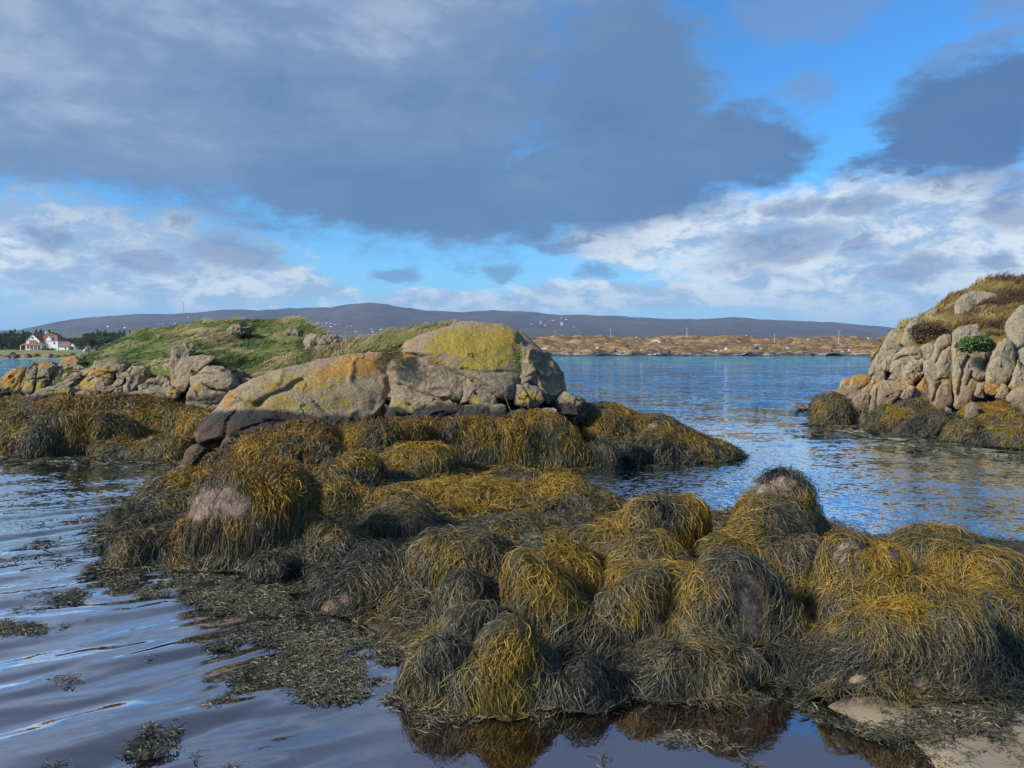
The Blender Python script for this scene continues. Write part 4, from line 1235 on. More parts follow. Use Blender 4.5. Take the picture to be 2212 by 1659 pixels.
P2_('base_block', [(140, 680), (160, 620), (200, 570), (270, 518), (320, 508), (400, 528), (500, 540), (600, 550), (630, 590), (600, 640), (400, 650), (300, 660), (200, 690)], 15.6, lean=0.6, thick=1.8, amp=0.06, m=150, masks=mk, cracks=[(cv(z1, [(170, 640), (300, 590), (450, 575), (600, 575)]), 2, 0.08), (cv(z1, [(230, 600), (330, 560), (460, 560)]), 1.6, 0.06)])
P2_('base_block', [(610, 600), (680, 548), (800, 545), (880, 532), (960, 510), (1045, 525), (1068, 565), (1060, 640), (800, 650), (620, 650)], 15.6, lean=0.4, thick=1.6, amp=0.06, masks=mk, cracks=[(cv(z1, [(700, 600), (800, 570), (960, 560)]), 2, 0.08)])
LR = 'loose rocks below the grassy knoll'
for pts, Y, lb, kw in [
    ([(388, 485), (392, 440), (430, 422), (458, 440), (445, 482)], 17.8, 'small grey rock in the gap between the two left outcrops', {}),
    ([(450, 415), (458, 388), (490, 372), (525, 388), (520, 415)], 18.4, 'small cracked stone just under the grass above the left outcrops', {}),
    ([(340, 420), (360, 385), (380, 350), (420, 323), (470, 318), (495, 345), (475, 385), (410, 405)], 19.5, 'ochre lichened rock poking out at the left foot of the grassy knoll', {'masks': {'orange': [M1(430, 335, 70, 20, 1.0)], 'yellow': [M1(430, 380, 60, 30, .5)]}}),
    ([(1065, 470), (1062, 380), (1070, 300), (1090, 263), (1140, 253), (1205, 248), (1215, 290), (1185, 325), (1140, 380), (1110, 470)], 16.4, 'tall grey standing block at the edge of the grass', {'lean': 0.15, 'amp': 0.05, 'masks': {'orange': [M1(1090, 500, 30, 60, .5)], 'white': [M1(1150, 290, 60, 40, .5)]}}),
    ([(1070, 540), (1072, 480), (1098, 400), (1130, 338), (1185, 318), (1300, 316), (1345, 332), (1275, 390), (1222, 440), (1192, 490), (1150, 545)], 16.0, 'leaning pale granite block in front of the tall standing block', {'lean': 0.45, 'masks': {'orange': [M1(1085, 510, 20, 50, .7)]}}),
    ([(1190, 500), (1195, 470), (1230, 428), (1280, 392), (1380, 392), (1442, 418), (1485, 460), (1492, 515), (1440, 545), (1370, 545), (1280, 515)], 15.6, 'smooth rounded grey boulder beside the leaning pale block', {'lean': 0.4, 'bulge': 0.5, 'edge': 0.42, 'amp': 0.03, 'masks': {'yellow': [M1(1270, 430, 50, 30, .4)]}}),
    ([(1155, 640), (1160, 560), (1190, 510), (1230, 488), (1280, 512), (1330, 540), (1405, 545), (1410, 610), (1400, 650), (1290, 660)], 15.2, 'ochre and black stone under the rounded grey boulder', {'masks': {'orange': [M1(1220, 520, 50, 30, .7)], 'black': [M1(1280, 560, 200, 40, .8)]}}),
    ([(1385, 400), (1450, 390), (1512, 408), (1525, 455), (1485, 465), (1440, 420)], 16.6, 'low grey rock at the grass edge behind the rounded boulder', {}),
    ([(1042, 570), (1050, 540), (1070, 525), (1095, 545), (1090, 580)], 15.4, 'little ochre stone at the foot of the tall standing block', {'masks': {'orange': [M1(1065, 550, 40, 30, .8)]}}),
    ([(1480, 520), (1490, 470), (1540, 455), (1590, 480), (1580, 560), (1500, 560)], 16.2, 'dark shaded rock in the gap before the great rock', {'masks': {'black': [M1(1530, 500, 120, 90, 1)]}})]:
    kw.setdefault('edge', 0.13); kw.setdefault('bulge', 0.12); kw.setdefault('amp', 0.04)
    rock(z1, pts, Y, lb, group=LR, m=100, rings=26, thick=1.3, **kw)
KR = 'grey rocks showing through the knoll grass'
for pts, Y, lb in [([(1420, 160), (1440, 138), (1480, 125), (1545, 128), (1552, 165), (1500, 180), (1440, 178)], 22.4, 'pale broken rock high on the left shoulder of the knoll'),
                   ([(1765, 200), (1775, 175), (1805, 162), (1872, 172), (1885, 235), (1850, 255), (1780, 245)], 22.0, 'mottled grey rock just below the crest of the knoll'),
                   ([(1690, 210), (1700, 185), (1725, 190), (1735, 220), (1705, 222)], 22.0, 'small pale rock left of the mottled rock on the knoll')]:
    rock(z1, pts, Y, lb, group=KR, edge=0.3, amp=0.09, m=90, rings=22, thick=1.5, nsc=2.5, masks={'white': [(*z1(1700, 180), 200, 60, 0.7)]})
e = empty('rock_outcrop', tuple(W(720, 760, 25)), 'big cracked grey crag at the right end of the grassy knoll', 'rock')
for pts in [[(1895, 290), (1900, 235), (1922, 198), (1985, 182), (2010, 215), (1990, 260), (1960, 300)], [(1965, 300), (1992, 262), (2012, 210), (2080, 193), (2130, 215), (2110, 260), (2060, 305)], [(2060, 305), (2112, 262), (2132, 216), (2190, 245), (2205, 275), (2130, 300)], [(1900, 340), (1905, 295), (1960, 300), (2040, 308), (2030, 350), (1950, 355)]]:
    o = block('rock_block', cv(z1, pts), 19.2, GRANITE, None, lean=0.7, edge=0.2, bulge=0.2, amp=0.10, thick=2, seed=len(bpy.data.objects), m=90, rings=22, masks={'white': [(*z1(2000, 230), 60, 30, 0.6)]})
    o.parent = e
    o.matrix_parent_inverse = __import__('mathutils').Matrix.Translation(-e.location)

# ---- right headland
HG = 'granite boulders of the right headland'
HB = [
 ([(785, 650), (792, 600), (850, 522), (900, 503), (952, 508), (962, 560), (935, 620), (860, 640)], 22.5, 'flat topped grey boulder at the seaward shoulder of the headland', dict(lean=.5)),
 ([(925, 690), (930, 620), (945, 560), (965, 500), (1000, 455), (1050, 427), (1102, 438), (1115, 480), (1095, 540), (1072, 600), (1035, 665), (970, 690)], 22.2, 'egg shaped grey boulder with heather growing behind it', dict(lean=.4, bulge=.4)),
 ([(765, 700), (790, 640), (860, 626), (922, 620), (928, 680), (900, 700), (800, 705)], 21.8, 'low flat boulder below the flat topped one', dict(lean=.4)),
 ([(668, 890), (672, 845), (700, 790), (720, 738), (770, 692), (850, 688), (892, 690), (862, 735), (800, 765), (755, 830), (740, 880)], 21.4, 'dark hollowed boulder forming the seaward edge of the headland', dict(lean=.4)),
 ([(735, 850), (760, 790), (800, 740), (862, 706), (888, 715), (862, 775), (842, 825), (835, 860)], 21.0, 'smooth pink boulder beside the hollowed one', dict(lean=.4, bulge=.5)),
 ([(838, 850), (858, 770), (900, 708), (960, 672), (1030, 658), (1085, 678), (1080, 750), (1022, 772), (962, 815), (942, 868), (870, 868)], 20.8, 'large pale boulder with a split top above the square block', dict(lean=.45, cracks=[(cv(zc4, [(860, 770), (940, 735), (1060, 720)]), 2, .08)])),
 ([(1080, 740), (1085, 668), (1120, 640), (1190, 640), (1205, 700), (1170, 770), (1100, 775)], 21.0, 'shaded grey boulder tucked beside the tall column', dict(lean=.3)),
 ([(935, 950), (948, 870), (968, 808), (1030, 770), (1092, 776), (1118, 812), (1104, 872), (1062, 915), (1030, 945), (980, 952)], 20.3, 'pale knobbly boulder above the square block', dict(lean=.35, bulge=.5, amp=.08)),
 ([(825, 920), (850, 878), (900, 862), (948, 862), (944, 905), (930, 938), (880, 930)], 20.4, 'small wedge of pale rock between two boulders', dict()),
 ([(1115, 850), (1128, 785), (1180, 768), (1198, 720), (1208, 660), (1238, 603), (1290, 577), (1340, 577), (1347, 700), (1342, 800), (1337, 900), (1347, 1000), (1352, 1100), (1280, 1150), (1190, 1200), (1172, 1175), (1168, 1040), (1160, 960), (1128, 890)], 19.4, 'tall granite column left of the black crack', dict(lean=.28, m=150, rings=40, thick=2.4, cracks=[(cv(zc4, [(1215, 780), (1260, 690), (1330, 640)]), 2, .07), (cv(zc4, [(1190, 1100), (1230, 980), (1260, 940)]), 2.2, .10), (cv(zc4, [(1240, 920), (1340, 905)]), 1.6, .06)])),
 ([(1352, 640), (1352, 558), (1400, 527), (1480, 502), (1548, 497), (1565, 540), (1605, 600), (1642, 680), (1642, 760), (1622, 840), (1632, 920), (1560, 965), (1545, 1040), (1505, 1110), (1440, 1130), (1385, 1125), (1368, 1000), (1352, 880)], 19.3, 'widest granite column right of the black crack', dict(lean=.3, m=170, rings=44, thick=2.4, cracks=[(cv(zc4, [(1400, 1040), (1420, 930), (1440, 820), (1480, 740)]), 2.5, .10), (cv(zc4, [(1500, 900), (1560, 940), (1630, 925)]), 2, .10), (cv(zc4, [(1470, 960), (1500, 900), (1510, 860)]), 2, .08)])),
 ([(1622, 985), (1628, 870), (1648, 780), (1680, 700), (1722, 638), (1782, 597), (1832, 618), (1855, 700), (1862, 800), (1842, 885), (1792, 945), (1742, 975), (1700, 985)], 18.6, 'leaf shaped grey boulder with a white splash near its top', dict(lean=.3, bulge=.4, m=140, masks={'white': [(*zc4(1765, 715), 14, 10, 1.0)]})),
 ([(1785, 490), (1820, 438), (1870, 378), (1935, 330), (2060, 290), (2200, 480), (2200, 900), (1960, 860), (1905, 765), (1850, 690), (1810, 595)], 19.0, 'massive pale boulder cut off by the right picture edge', dict(lean=.5, m=150, thick=3, cracks=[(cv(zc4, [(1860, 690), (1930, 650), (2000, 560)]), 2.5, .08)])),
 ([(1795, 985), (1830, 910), (1862, 820), (1885, 762), (1925, 822), (2010, 880), (2040, 1000), (1950, 1010), (1850, 1010)], 18.4, 'shaded wedge of rock between the leaf shaped and massive boulders', dict(lean=.3)),
 ([(1800, 1080), (1848, 1010), (1935, 995), (2110, 980), (2180, 1300), (2000, 1310), (1905, 1250), (1855, 1210), (1840, 1130)], 17.4, 'low pink brown boulder at the right picture edge', dict(lean=.3, m=130)),
 ([(1615, 1020), (1625, 965), (1690, 950), (1735, 975), (1725, 1025), (1680, 1050)], 18.2, 'small orange stained stone under the leaf shaped boulder', dict(masks={'orange': [(*zc4(1670, 990), 30, 20, .8)]})),
 ([(1700, 1070), (1735, 1000), (1745, 965), (1785, 965), (1805, 1040), (1770, 1080)], 18.0, 'small brown stone beside the orange stained one', dict()),
 ([(1540, 1060), (1550, 960), (1610, 945), (1625, 1000), (1610, 1070)], 18.6, 'dark stone wedged under the widest column', dict()),
 ([(1382, 300), (1420, 258), (1470, 222), (1522, 207), (1600, 217), (1692, 236), (1706, 265), (1655, 302), (1600, 334), (1522, 375), (1475, 425), (1425, 485), (1396, 495), (1388, 400)], 24.0, 'big pale boulder high on the heather slope', dict(lean=.35, masks={'white': [(*zc4(1470, 300), 25, 12, 1)]})),
 ([(1425, 515), (1440, 478), (1480, 447), (1515, 455), (1505, 492), (1450, 525)], 22.5, 'small pale stone below the big boulder on the heather slope', dict()),
 ([(1680, 410), (1740, 350), (1820, 310), (1870, 330), (1830, 380), (1740, 420)], 24.0, 'flat sunlit slab lying in the heather at right', dict(lean=.9)),
 ([(1690, 215), (1710, 200), (1750, 210), (1760, 245), (1720, 250)], 26.0, 'small whitish stone near the top of the heather slope', dict()),
 ([(1140, 430), (1150, 380), (1190, 345), (1230, 340), (1225, 400), (1190, 435)], 25.5, 'pinkish stone at the skyline edge of the heather slope', dict()),
 ([(1200, 470), (1220, 445), (1250, 450), (1255, 480), (1225, 485)], 24.0, 'tiny pale stone in the pale grass behind the egg shaped boulder', dict()),
 ([(662, 1205), (668, 1080), (690, 1028), (720, 968), (800, 943), (900, 938), (1005, 945), (1015, 968), (955, 1012), (925, 1065), (852, 1125), (800, 1172), (720, 1200)], 19.6, 'square cut pink block with a flat top at the headland waterline', dict(lean=.35, edge=.14, m=150, cracks=[(cv(zc4, [(735, 1000), (728, 1100), (722, 1190)]), 1.5, .08)])),
 ([(510, 960), (530, 903), (580, 887), (652, 887), (685, 908), (668, 955), (620, 990), (560, 1010), (512, 1030)], 20.8, 'ochre topped boulder at the seaward end of the headland', dict(masks={'orange': [(*zc4(590, 920), 40, 16, .8)]})),
 ([(615, 1000), (690, 940), (700, 898), (740, 858), (792, 858), (798, 912), (772, 950), (722, 970), (700, 1010), (640, 1060)], 20.6, 'brown boulder behind the square cut block', dict()),
 ([(528, 1320), (524, 1200), (530, 1110), (560, 1068), (610, 1042), (662, 1058), (672, 1120), (668, 1200), (655, 1300), (600, 1330)], 19.5, 'upright brown post of rock standing in the water beside the weed toe', dict(lean=.15, masks={})),
 ([(436, 1000), (440, 948), (460, 922), (500, 912), (518, 930), (518, 1000)], 21.2, 'dark brown cube of rock at the seaward end of the headland', dict()),
 ([(395, 1080), (400, 1030), (430, 985), (520, 985), (600, 1020), (620, 1060), (540, 1090)], 20.6, 'brown ledge above the weed toe', dict()),
 ([(1005, 1080), (1040, 1000), (1080, 958), (1122, 898), (1162, 970), (1172, 1090), (1100, 1100), (1020, 1120)], 19.7, 'ochre stones stepped into the cleft beside the tall column', dict(masks={'orange': [(*zc4(1080, 960), 20, 20, .7)]})),
 ([(925, 1070), (960, 1010), (1010, 975), (1035, 985), (1010, 1060), (960, 1090)], 19.5, 'dark stone in the cleft right of the square cut block', dict()),
 ([(1275, 1215), (1285, 1170), (1310, 1150), (1342, 1165), (1338, 1215)], 17.0, 'small pink stone bare of weed below the tall column', dict()),
 ([(1445, 1240), (1455, 1180), (1475, 1135), (1520, 1118), (1562, 1150), (1552, 1235), (1480, 1245)], 16.6, 'pink stone in a weed collar below the widest column', dict()),
]
for pts, Y, lb, kw in HB:
    kw = dict(kw)
    kw['bulge'] = kw.get('bulge', 0.3) * 0.5; kw.setdefault('edge', 0.11); kw.setdefault('amp', 0.035); kw.setdefault('rnd', 7.0); kw.setdefault('ridge', 0.6); kw.setdefault('grow', 1.04); kw.setdefault('thick', 1.8); kw.setdefault('m', 100); kw.setdefault('rings', 28)
    rock(zc4, pts, Y, lb, GRANITE_HEAD, HG, 'boulder', 'granite_boulder', **kw)
# ------------------------------------------------------------------ sea bed and water
def ppoly(pts, z=0.0): return np.array([G(x, y, z)[:2] for x, y in pts])
def in_poly(p, poly):
    x, y = p[..., 0], p[..., 1]
    r = np.zeros(x.shape, bool)
    n = len(poly)
    for i in range(n):
        x0, y0 = poly[i]; x1, y1 = poly[(i + 1) % n]
        c = ((y0 > y) != (y1 > y)) & (x < (x1 - x0) * (y - y0) / ((y1 - y0) if y1 != y0 else 1e-9) + x0)
        r ^= c
    return r
def poly_dist(p, poly):
    d = np.full(p.shape[:-1], 1e9)
    n = len(poly)
    for i in range(n):
        a, b = poly[i], poly[(i + 1) % n]
        ab = b - a
        t = np.clip(((p - a) @ ab) / (ab @ ab), 0, 1)
        d = np.minimum(d, np.linalg.norm(p - a - t[..., None] * ab, axis=-1))
    return d
REEF = ppoly([(215, 1150), (260, 1080), (330, 1020), (420, 985), (700, 990), (1270, 1025), (1240, 1040), (1330, 1090), (1560, 1110), (1800, 1130), (1880, 1160), (2420, 1165), (2480, 1400), (2260, 1470), (1700, 1480), (1400, 1490),
              (1000, 1505), (890, 1475), (715, 1340), (640, 1250), (380, 1240), (300, 1215)])
BANK = ppoly([(-300, 985), (0, 985), (330, 985), (480, 975), (900, 940), (900, 900), (-300, 890)])
SANDP = ppoly([(1620, 1505), (1740, 1475), (2240, 1450), (2500, 1440), (2700, 1800), (2100, 1780), (1900, 1600), (1720, 1560)])
HEADP = ppoly([(1800, 912), (1900, 932), (2100, 962), (2400, 985), (2700, 900), (2300, 872), (1900, 885)])
COVE = ppoly([(2000, 1160), (2212, 1120), (2500, 1080), (2700, 1250), (2100, 1250)])
def seabed_h(x, y):
    p = np.stack([x, y], -1)
    h = np.full(x.shape, -0.42) + 0.28 * sstep(-0.6, 0.3, x) * sstep(5.2, 4.4, y) - 0.25 * sstep(0.2, -1.5, x) - 1.2 * sstep(9, 30, y + 0.25 * np.abs(x))
    rd = poly_dist(p, REEF); rs = np.where(in_poly(p, REEF), rd, -rd)
    bd = poly_dist(p, BANK); bs = np.where(in_poly(p, BANK), bd, -bd)
    sd = poly_dist(p, SANDP); ss_ = np.where(in_poly(p, SANDP), sd, -sd)
    cd = poly_dist(p, COVE); cs = np.where(in_poly(p, COVE), cd, -cd)
    p3 = np.stack([x, y, 0 * x], -1)
    n = fbm(p3 * 1.3, 5, 4)
    reef = sstep(-0.16, 0.18, rs + 0.10 * n)
    bank = sstep(-0.8, 0.5, bs + 0.3 * n)
    sand = sstep(-0.65, 0.28, ss_ + 0.18 * n)
    cove = sstep(-3.0, 1.0, cs)
    base = h
    h = h + (0.02 + 0.07 * n + (0.22 - 0.22 * sstep(5.2, 6.6, y)) * sstep(0.2, 1.4, rs) - base) * reef
    h = np.maximum(h, base + (0.10 + 0.1 * n + 0.75 * sstep(13.5, 17.5, y) - base) * bank)
    h = np.maximum(h, base + (0.008 + 0.065 * fbm(p3 * 1.9, 8, 3) + 0.02 * np.clip(ss_, 0, 1) - base) * sand)
    h = np.maximum(h, base + (-0.10 - base) * cove * 0.93)
    hd = poly_dist(p, HEADP); hs_ = sstep(-0.5, 0.6, np.where(in_poly(p, HEADP), hd, -hd) + 0.3 * n)
    h = np.maximum(h, base + (0.28 + 0.15 * n - base) * hs_)
    return h, reef, np.maximum(sand, cove * 0.9), np.maximum(bank, sstep(-1.6, -0.4, np.where(in_poly(p, HEADP), hd, -hd)))
FIELDS = [Field((-4.6, 2.9, -0.36), (4.8, 8.4, 1.35), 0.032, 17.0), Field((-11.5, 8.0, -0.4), (6.5, 18.6, 1.6), 0.055, 12.0), Field((6.0, 13.2, -0.4), (15.5, 23.5, 2.0), 0.065, 8.0)]
for i_, fl in enumerate(FIELDS):
    for b in ALL: fl.put(b)
    fl.bed(lambda x, y: seabed_h(x, y)[0] + 0.035)
    fl.done((0.048, 0.06, 0.06)[i_], 40 + i_)
def field_for(b, i):
    if i >= NREEF: return FIELDS[2]
    return FIELDS[0] if b.c[1] < 8.25 else FIELDS[1]
def grow_wrack(i, sp):
    lb, cx, tp, hw, bs, Y, tone, op = sp[:8]
    grp = sp[8] if len(sp) > 8 else None
    b = ALL[i]; fl = field_for(b, i); Y = b.c[1]
    bare = op.get('bare', ()); gold = op.get('gold'); few = op.get('few', 1.0)
    o = b.core('weed_boulder', CORE, bare=bare, shrink=0.02, fld=None if op.get('few', 1) < 0.5 else fl)
    tag(o, lb, 'boulder', grp or 'weed covered boulders of the reef')
    vis = 2 * hw * max(30, bs - tp)
    n = int(np.clip(0.27 * vis * (Y / 4.5) ** 0.95, 1200, 24000) * few)
    L = np.clip(0.28 * (b.zt + 0.25) + 0.11, 0.16, 0.32) * (0.75 if op.get('short') else 1)
    if Y > 8.3: L = np.clip(0.26 * (b.zt + 0.3) + 0.08, 0.2, 0.32)
    if op.get('long'): L = op['long']
    wd_ = 0.0035 * (max(Y, 4.5) / 4.5) ** 0.65
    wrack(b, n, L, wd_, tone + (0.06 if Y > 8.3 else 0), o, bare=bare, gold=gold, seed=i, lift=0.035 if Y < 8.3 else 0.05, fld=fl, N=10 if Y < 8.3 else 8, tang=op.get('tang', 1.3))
    if op.get('rust'):
        # a cap of short rusty channelled wrack above the long fronds
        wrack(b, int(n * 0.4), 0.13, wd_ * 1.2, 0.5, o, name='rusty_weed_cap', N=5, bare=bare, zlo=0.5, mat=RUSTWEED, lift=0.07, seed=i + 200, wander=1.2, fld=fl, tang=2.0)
for i, sp in enumerate(SPEC):
    grow_wrack(i, sp)
# wrack on the bed between the boulders, in one sheet that nobody could count
for k_, (pl, fl, nn_, yr, wd_, L_, tn_, lb) in enumerate([(REEF, FIELDS[0], 45000, (2.9, 8.3), 0.0042, 0.26, 0.34, 'matted wrack filling the hollows between the near reef boulders'),
                                       (REEF, FIELDS[1], 16000, (8.2, 13.5), 0.009, 0.28, 0.46, 'matted golden wrack filling the hollows below the great rock'),
                                       (BANK, FIELDS[1], 30000, (9, 18.5), 0.010, 0.30, 0.52, 'flat bed of tan wrack between the left outcrops and the bay')]):
    rg = np.random.default_rng(70 + k_)
    c_ = rg.uniform(np.maximum(pl.min(0), fl.lo[:2]), np.minimum(pl.max(0), (fl.lo + fl.h * fl.n)[:2]), (nn_, 2))
    c_ = c_[in_poly(c_, pl) & (c_[:, 1] > yr[0]) & (c_[:, 1] < yr[1])]
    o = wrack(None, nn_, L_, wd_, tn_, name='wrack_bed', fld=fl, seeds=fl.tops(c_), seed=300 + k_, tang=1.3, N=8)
    tag(o, lb, 'seaweed', None, 'stuff')

xs = np.concatenate([np.linspace(-60, -6, 40), np.linspace(-5.9, 6, 330), np.linspace(6.1, 60, 50)])
ys = np.concatenate([np.linspace(-4, 2.6, 20), np.linspace(2.65, 9, 230), np.linspace(9.1, 22, 110), np.linspace(23, 700, 40)])
X, Yg = np.meshgrid(xs, ys)
hb, rf, sd_, bk = seabed_h(X, Yg)
tag(mesh_obj('seabed', np.stack([X, Yg, hb], -1), grid_faces(len(ys), len(xs)), SEABED, None, {'sand': sd_ * (1 - rf), 'reef': np.maximum(rf, bk)}), kind='structure')
# ground sheet under everything, out past the horizon hills
g = MB(); g.box(-9000, 9000, -200, 9000, -6.5, -4.0)
tag(g.build('ground', DARKROCK), kind='structure')

# water: one sheet, fine near the shore and coarse far out
r = np.concatenate([np.geomspace(0.6, 2.2, 10), np.linspace(2.25, 11, 420), np.geomspace(11.1, 60, 90), np.geomspace(64, 9000, 50)])
th = np.concatenate([np.linspace(-2.6, -0.85, 30), np.linspace(-0.83, 0.83, 420), np.linspace(0.85, 2.6, 30)])
Rr, Th = np.meshgrid(r, th, indexing='ij')
X = Rr * np.sin(Th); Yw = Rr * np.cos(Th)
hb, rf, sd_, bk = seabed_h(X, Yw)
# ripples running in from the left bay: long crests, steeper short ones on top
p3 = np.stack([X, Yw, 0 * X], -1)
wn = fbm(p3 * 0.5, 21, 3)
left = sstep(0.3, -1.3, X + 0.12 * Yw) * sstep(15, 10, Yw)
deep = sstep(0.02, 0.35, -hb)
Z = 0
for (kx, ky, lam, am, ph) in ((-0.55, 0.83, 0.95, 0.012, 0.3), (-0.46, 0.89, 0.52, 0.0068, 1.1), (-0.66, 0.75, 0.33, 0.0036, 2.0), (-0.30, 0.95, 0.21, 0.0018, 4.0)):
    s = (X * kx + Yw * ky) * 2 * pi / lam + ph + 3.2 * fbm(p3 * np.array([0.7, 0.7, 1]) / max(lam, 0.4) * 0.55, int(lam * 100), 3)
    w = np.sin(s)
    w = w + 0.35 * np.sin(2 * s + 0.6)
    Z = Z + am * w * (0.55 + 0.9 * np.clip(fbm(p3 * 0.9, int(lam * 100) + 3, 3) + 0.25, -0.3, 1))
Z = Z * left * (0.25 + 0.75 * deep) + 0.0012 * fbm(p3 * np.array([1.5, 3.0, 1]), 33, 3) * sstep(12, 8, Yw)
dep = np.clip(-hb, 0.0, 4)
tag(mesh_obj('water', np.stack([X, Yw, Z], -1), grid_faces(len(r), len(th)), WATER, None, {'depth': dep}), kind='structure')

# ------------------------------------------------------------------ drift weed and wrack lying flat
def mat_of_weed(name, polys, n, seed, label, cat='seaweed', L=0.075, width=0.0040, thr=0.0, z0=0.004, thick=0.02, tone=0.3, nsc=3.0, N=6, mat=None, edge=0.12, ztop=None, var=0.16):
    rng = np.random.default_rng(3000 + seed)
    P = []
    for pl in polys:
        q = ppoly(pl)
        lo, hi = q.min(0) - edge, q.max(0) + edge
        area = (hi - lo).prod()
        c = rng.uniform(lo, hi, (int(n * 4), 2))
        d = poly_dist(c, q); s = np.where(in_poly(c, q), d, -d)
        nz = fbm(np.stack([c[:, 0], c[:, 1], 0 * c[:, 0]], -1) * nsc, seed, 4)
        nz2 = fbm(np.stack([c[:, 0], c[:, 1], 0 * c[:, 0]], -1) * nsc * 4, seed + 5, 3)
        ok = np.clip(s / edge, -1, 0.45) + 1.9 * nz + 1.2 * nz2 > thr + 0.30
        P.append(c[ok][:n])
    P = np.vstack(P)
    n = len(P)
    a = rng.uniform(0, 2 * pi, n)
    p = np.column_stack([P, np.zeros(n)])
    h0, *_ = seabed_h(p[:, 0], p[:, 1])
    zl = np.maximum(h0, 0) + z0
    lift = thick * rng.random(n) ** 2
    out = np.empty((n, N, 3))
    ln = L * rng.uniform(0.4, 1.4, n)
    curl = rng.normal(0, 0.55, n)
    for i in range(N):
        out[:, i, :2] = p[:, :2]
        u = i / (N - 1)
        out[:, i, 2] = zl + lift * math.sin(pi * (0.15 + 0.75 * u)) + rng.normal(0, 0.0016, n)
        a = a + curl + rng.normal(0, 0.35, n)
        p[:, 0] += np.cos(a) * ln / (N - 1)
        p[:, 1] += np.sin(a) * ln / (N - 1)
    tn = tone + var * 1.5 * fbm(out * 1.7, seed, 3) + rng.normal(0, 0.14, (n, 1))
    tn = np.where(rng.random((n, 1)) < 0.05, tn + 0.38, tn)
    o = ribbons(name, out, np.broadcast_to(np.array([0, 0, 1.0]), out.shape), width * rng.uniform(0.6, 1.6, n), np.clip(tn, 0, 1), mat or FLOATWEED, None, rng=rng, tw=0.9)
    return tag(o, label, cat, None, 'stuff')
mat_of_weed('floating_weed', [[(215, 1240), (330, 1215), (520, 1255), (690, 1275), (680, 1325), (540, 1330), (450, 1310), (300, 1285)]], 8320, 1, 'floating mat of olive wrack at the foot of the square boulder', thr=-0.15)
mat_of_weed('floating_weed', [[(420, 1390), (500, 1355), (690, 1340), (720, 1370), (690, 1400), (520, 1420)], [(640, 1400), (860, 1370), (880, 1480), (760, 1510), (640, 1510), (490, 1500), (480, 1460), (560, 1430)]], 7360, 2, 'floating mat of olive wrack left of the front boulders', thr=0.12)
mat_of_weed('floating_weed', [[(830, 1500), (990, 1520), (1180, 1545), (1190, 1575), (1080, 1570), (960, 1545), (860, 1535)]], 2400, 3, 'fringe of wrack floating along the foot of the front boulders', thr=-0.05)
mat_of_weed('floating_weed', [[(20, 1290), (90, 1275), (170, 1285), (150, 1305), (70, 1315)]], 1120, 4, 'small raft of drifting wrack farthest out on the left', thr=0.1)
mat_of_weed('floating_weed', [[(-30, 1345), (40, 1340), (115, 1355), (60, 1375), (-30, 1375)]], 1120, 5, 'small raft of drifting wrack at the left picture edge', thr=0.05)
mat_of_weed('floating_weed', [[(270, 1410), (330, 1405), (370, 1430), (350, 1450), (290, 1425)], [(385, 1410), (440, 1400), (450, 1420), (400, 1435)]], 672, 6, 'two scraps of drifting wrack before the mat left of the front boulders', thr=0.1)
mat_of_weed('floating_weed', [[(215, 1565), (300, 1550), (380, 1580), (400, 1620), (330, 1640), (270, 1610)], [(240, 1530), (320, 1530), (300, 1545)]], 1760, 7, 'ragged raft of drifting wrack low in the left of the picture', thr=0.1)
mat_of_weed('floating_weed', [[(110, 1470), (160, 1475), (150, 1490)], [(150, 1540), (230, 1530), (220, 1548)]], 208, 8, 'tiny scraps of drifting wrack on the left swell', thr=0.05)
mat_of_weed('floating_weed', [[(1280, 1630), (1450, 1590), (1600, 1580), (1560, 1610), (1400, 1650), (1300, 1660)], [(1560, 1640), (1640, 1625), (1660, 1650)], [(390, 1650), (520, 1645), (560, 1680), (390, 1690)]], 1120, 9, 'sparse drift weed on the reflected sky at the bottom of the picture', thr=0.25)
mat_of_weed('beached_weed', [[(1690, 1515), (1740, 1520), (1800, 1560), (1900, 1577), (2050, 1562), (2130, 1522), (2300, 1500), (2300, 1560), (2160, 1575), (2060, 1605), (1960, 1600), (1840, 1582), (1760, 1555)]], 2300, 10, 'wrack line of mixed brown weed stranded on the sand at the right', thr=-0.45, thick=0.035, L=0.085, tone=0.30, var=0.34, edge=0.05)
mat_of_weed('floating_weed', [[(1380, 1505), (1700, 1490), (1720, 1520), (1500, 1525)]], 1120, 11, 'wrack trailing in the water under the pillar and the dripping ledge', thr=-0.05)
mat_of_weed('floating_weed', [[(215, 1150), (280, 1070), (340, 1110), (330, 1200), (230, 1245)], [(230, 1215), (290, 1200), (300, 1225), (240, 1235)]], 3520, 12, 'grey wrack spreading on the water at the left tip of the reef', thr=-0.1, width=0.009, L=0.22)
mat_of_weed('floating_weed', [[(0, 990), (350, 985), (430, 980), (400, 1010), (250, 1008), (0, 1000)]], 2400, 13, 'pale band of wrack along the shore of the left bay', thr=-0.2, width=0.014, L=0.3, tone=0.3)
mat_of_weed('floating_weed', [[(1900, 940), (2212, 985), (2300, 1000), (2212, 1005), (2050, 985), (1900, 955), (1700, 930), (1800, 925)]], 500, 14, 'tan band of weed along the waterline of the right headland', thr=0.0, width=0.016, L=0.4, tone=0.38)
mat_of_weed('floating_weed', [[(1735, 882), (1765, 876), (1800, 880), (1770, 886)]], 256, 15, 'scrap of weed breaking the surface off the headland tip', thr=-0.3, width=0.03, L=0.6, tone=0.5, thick=0.12)
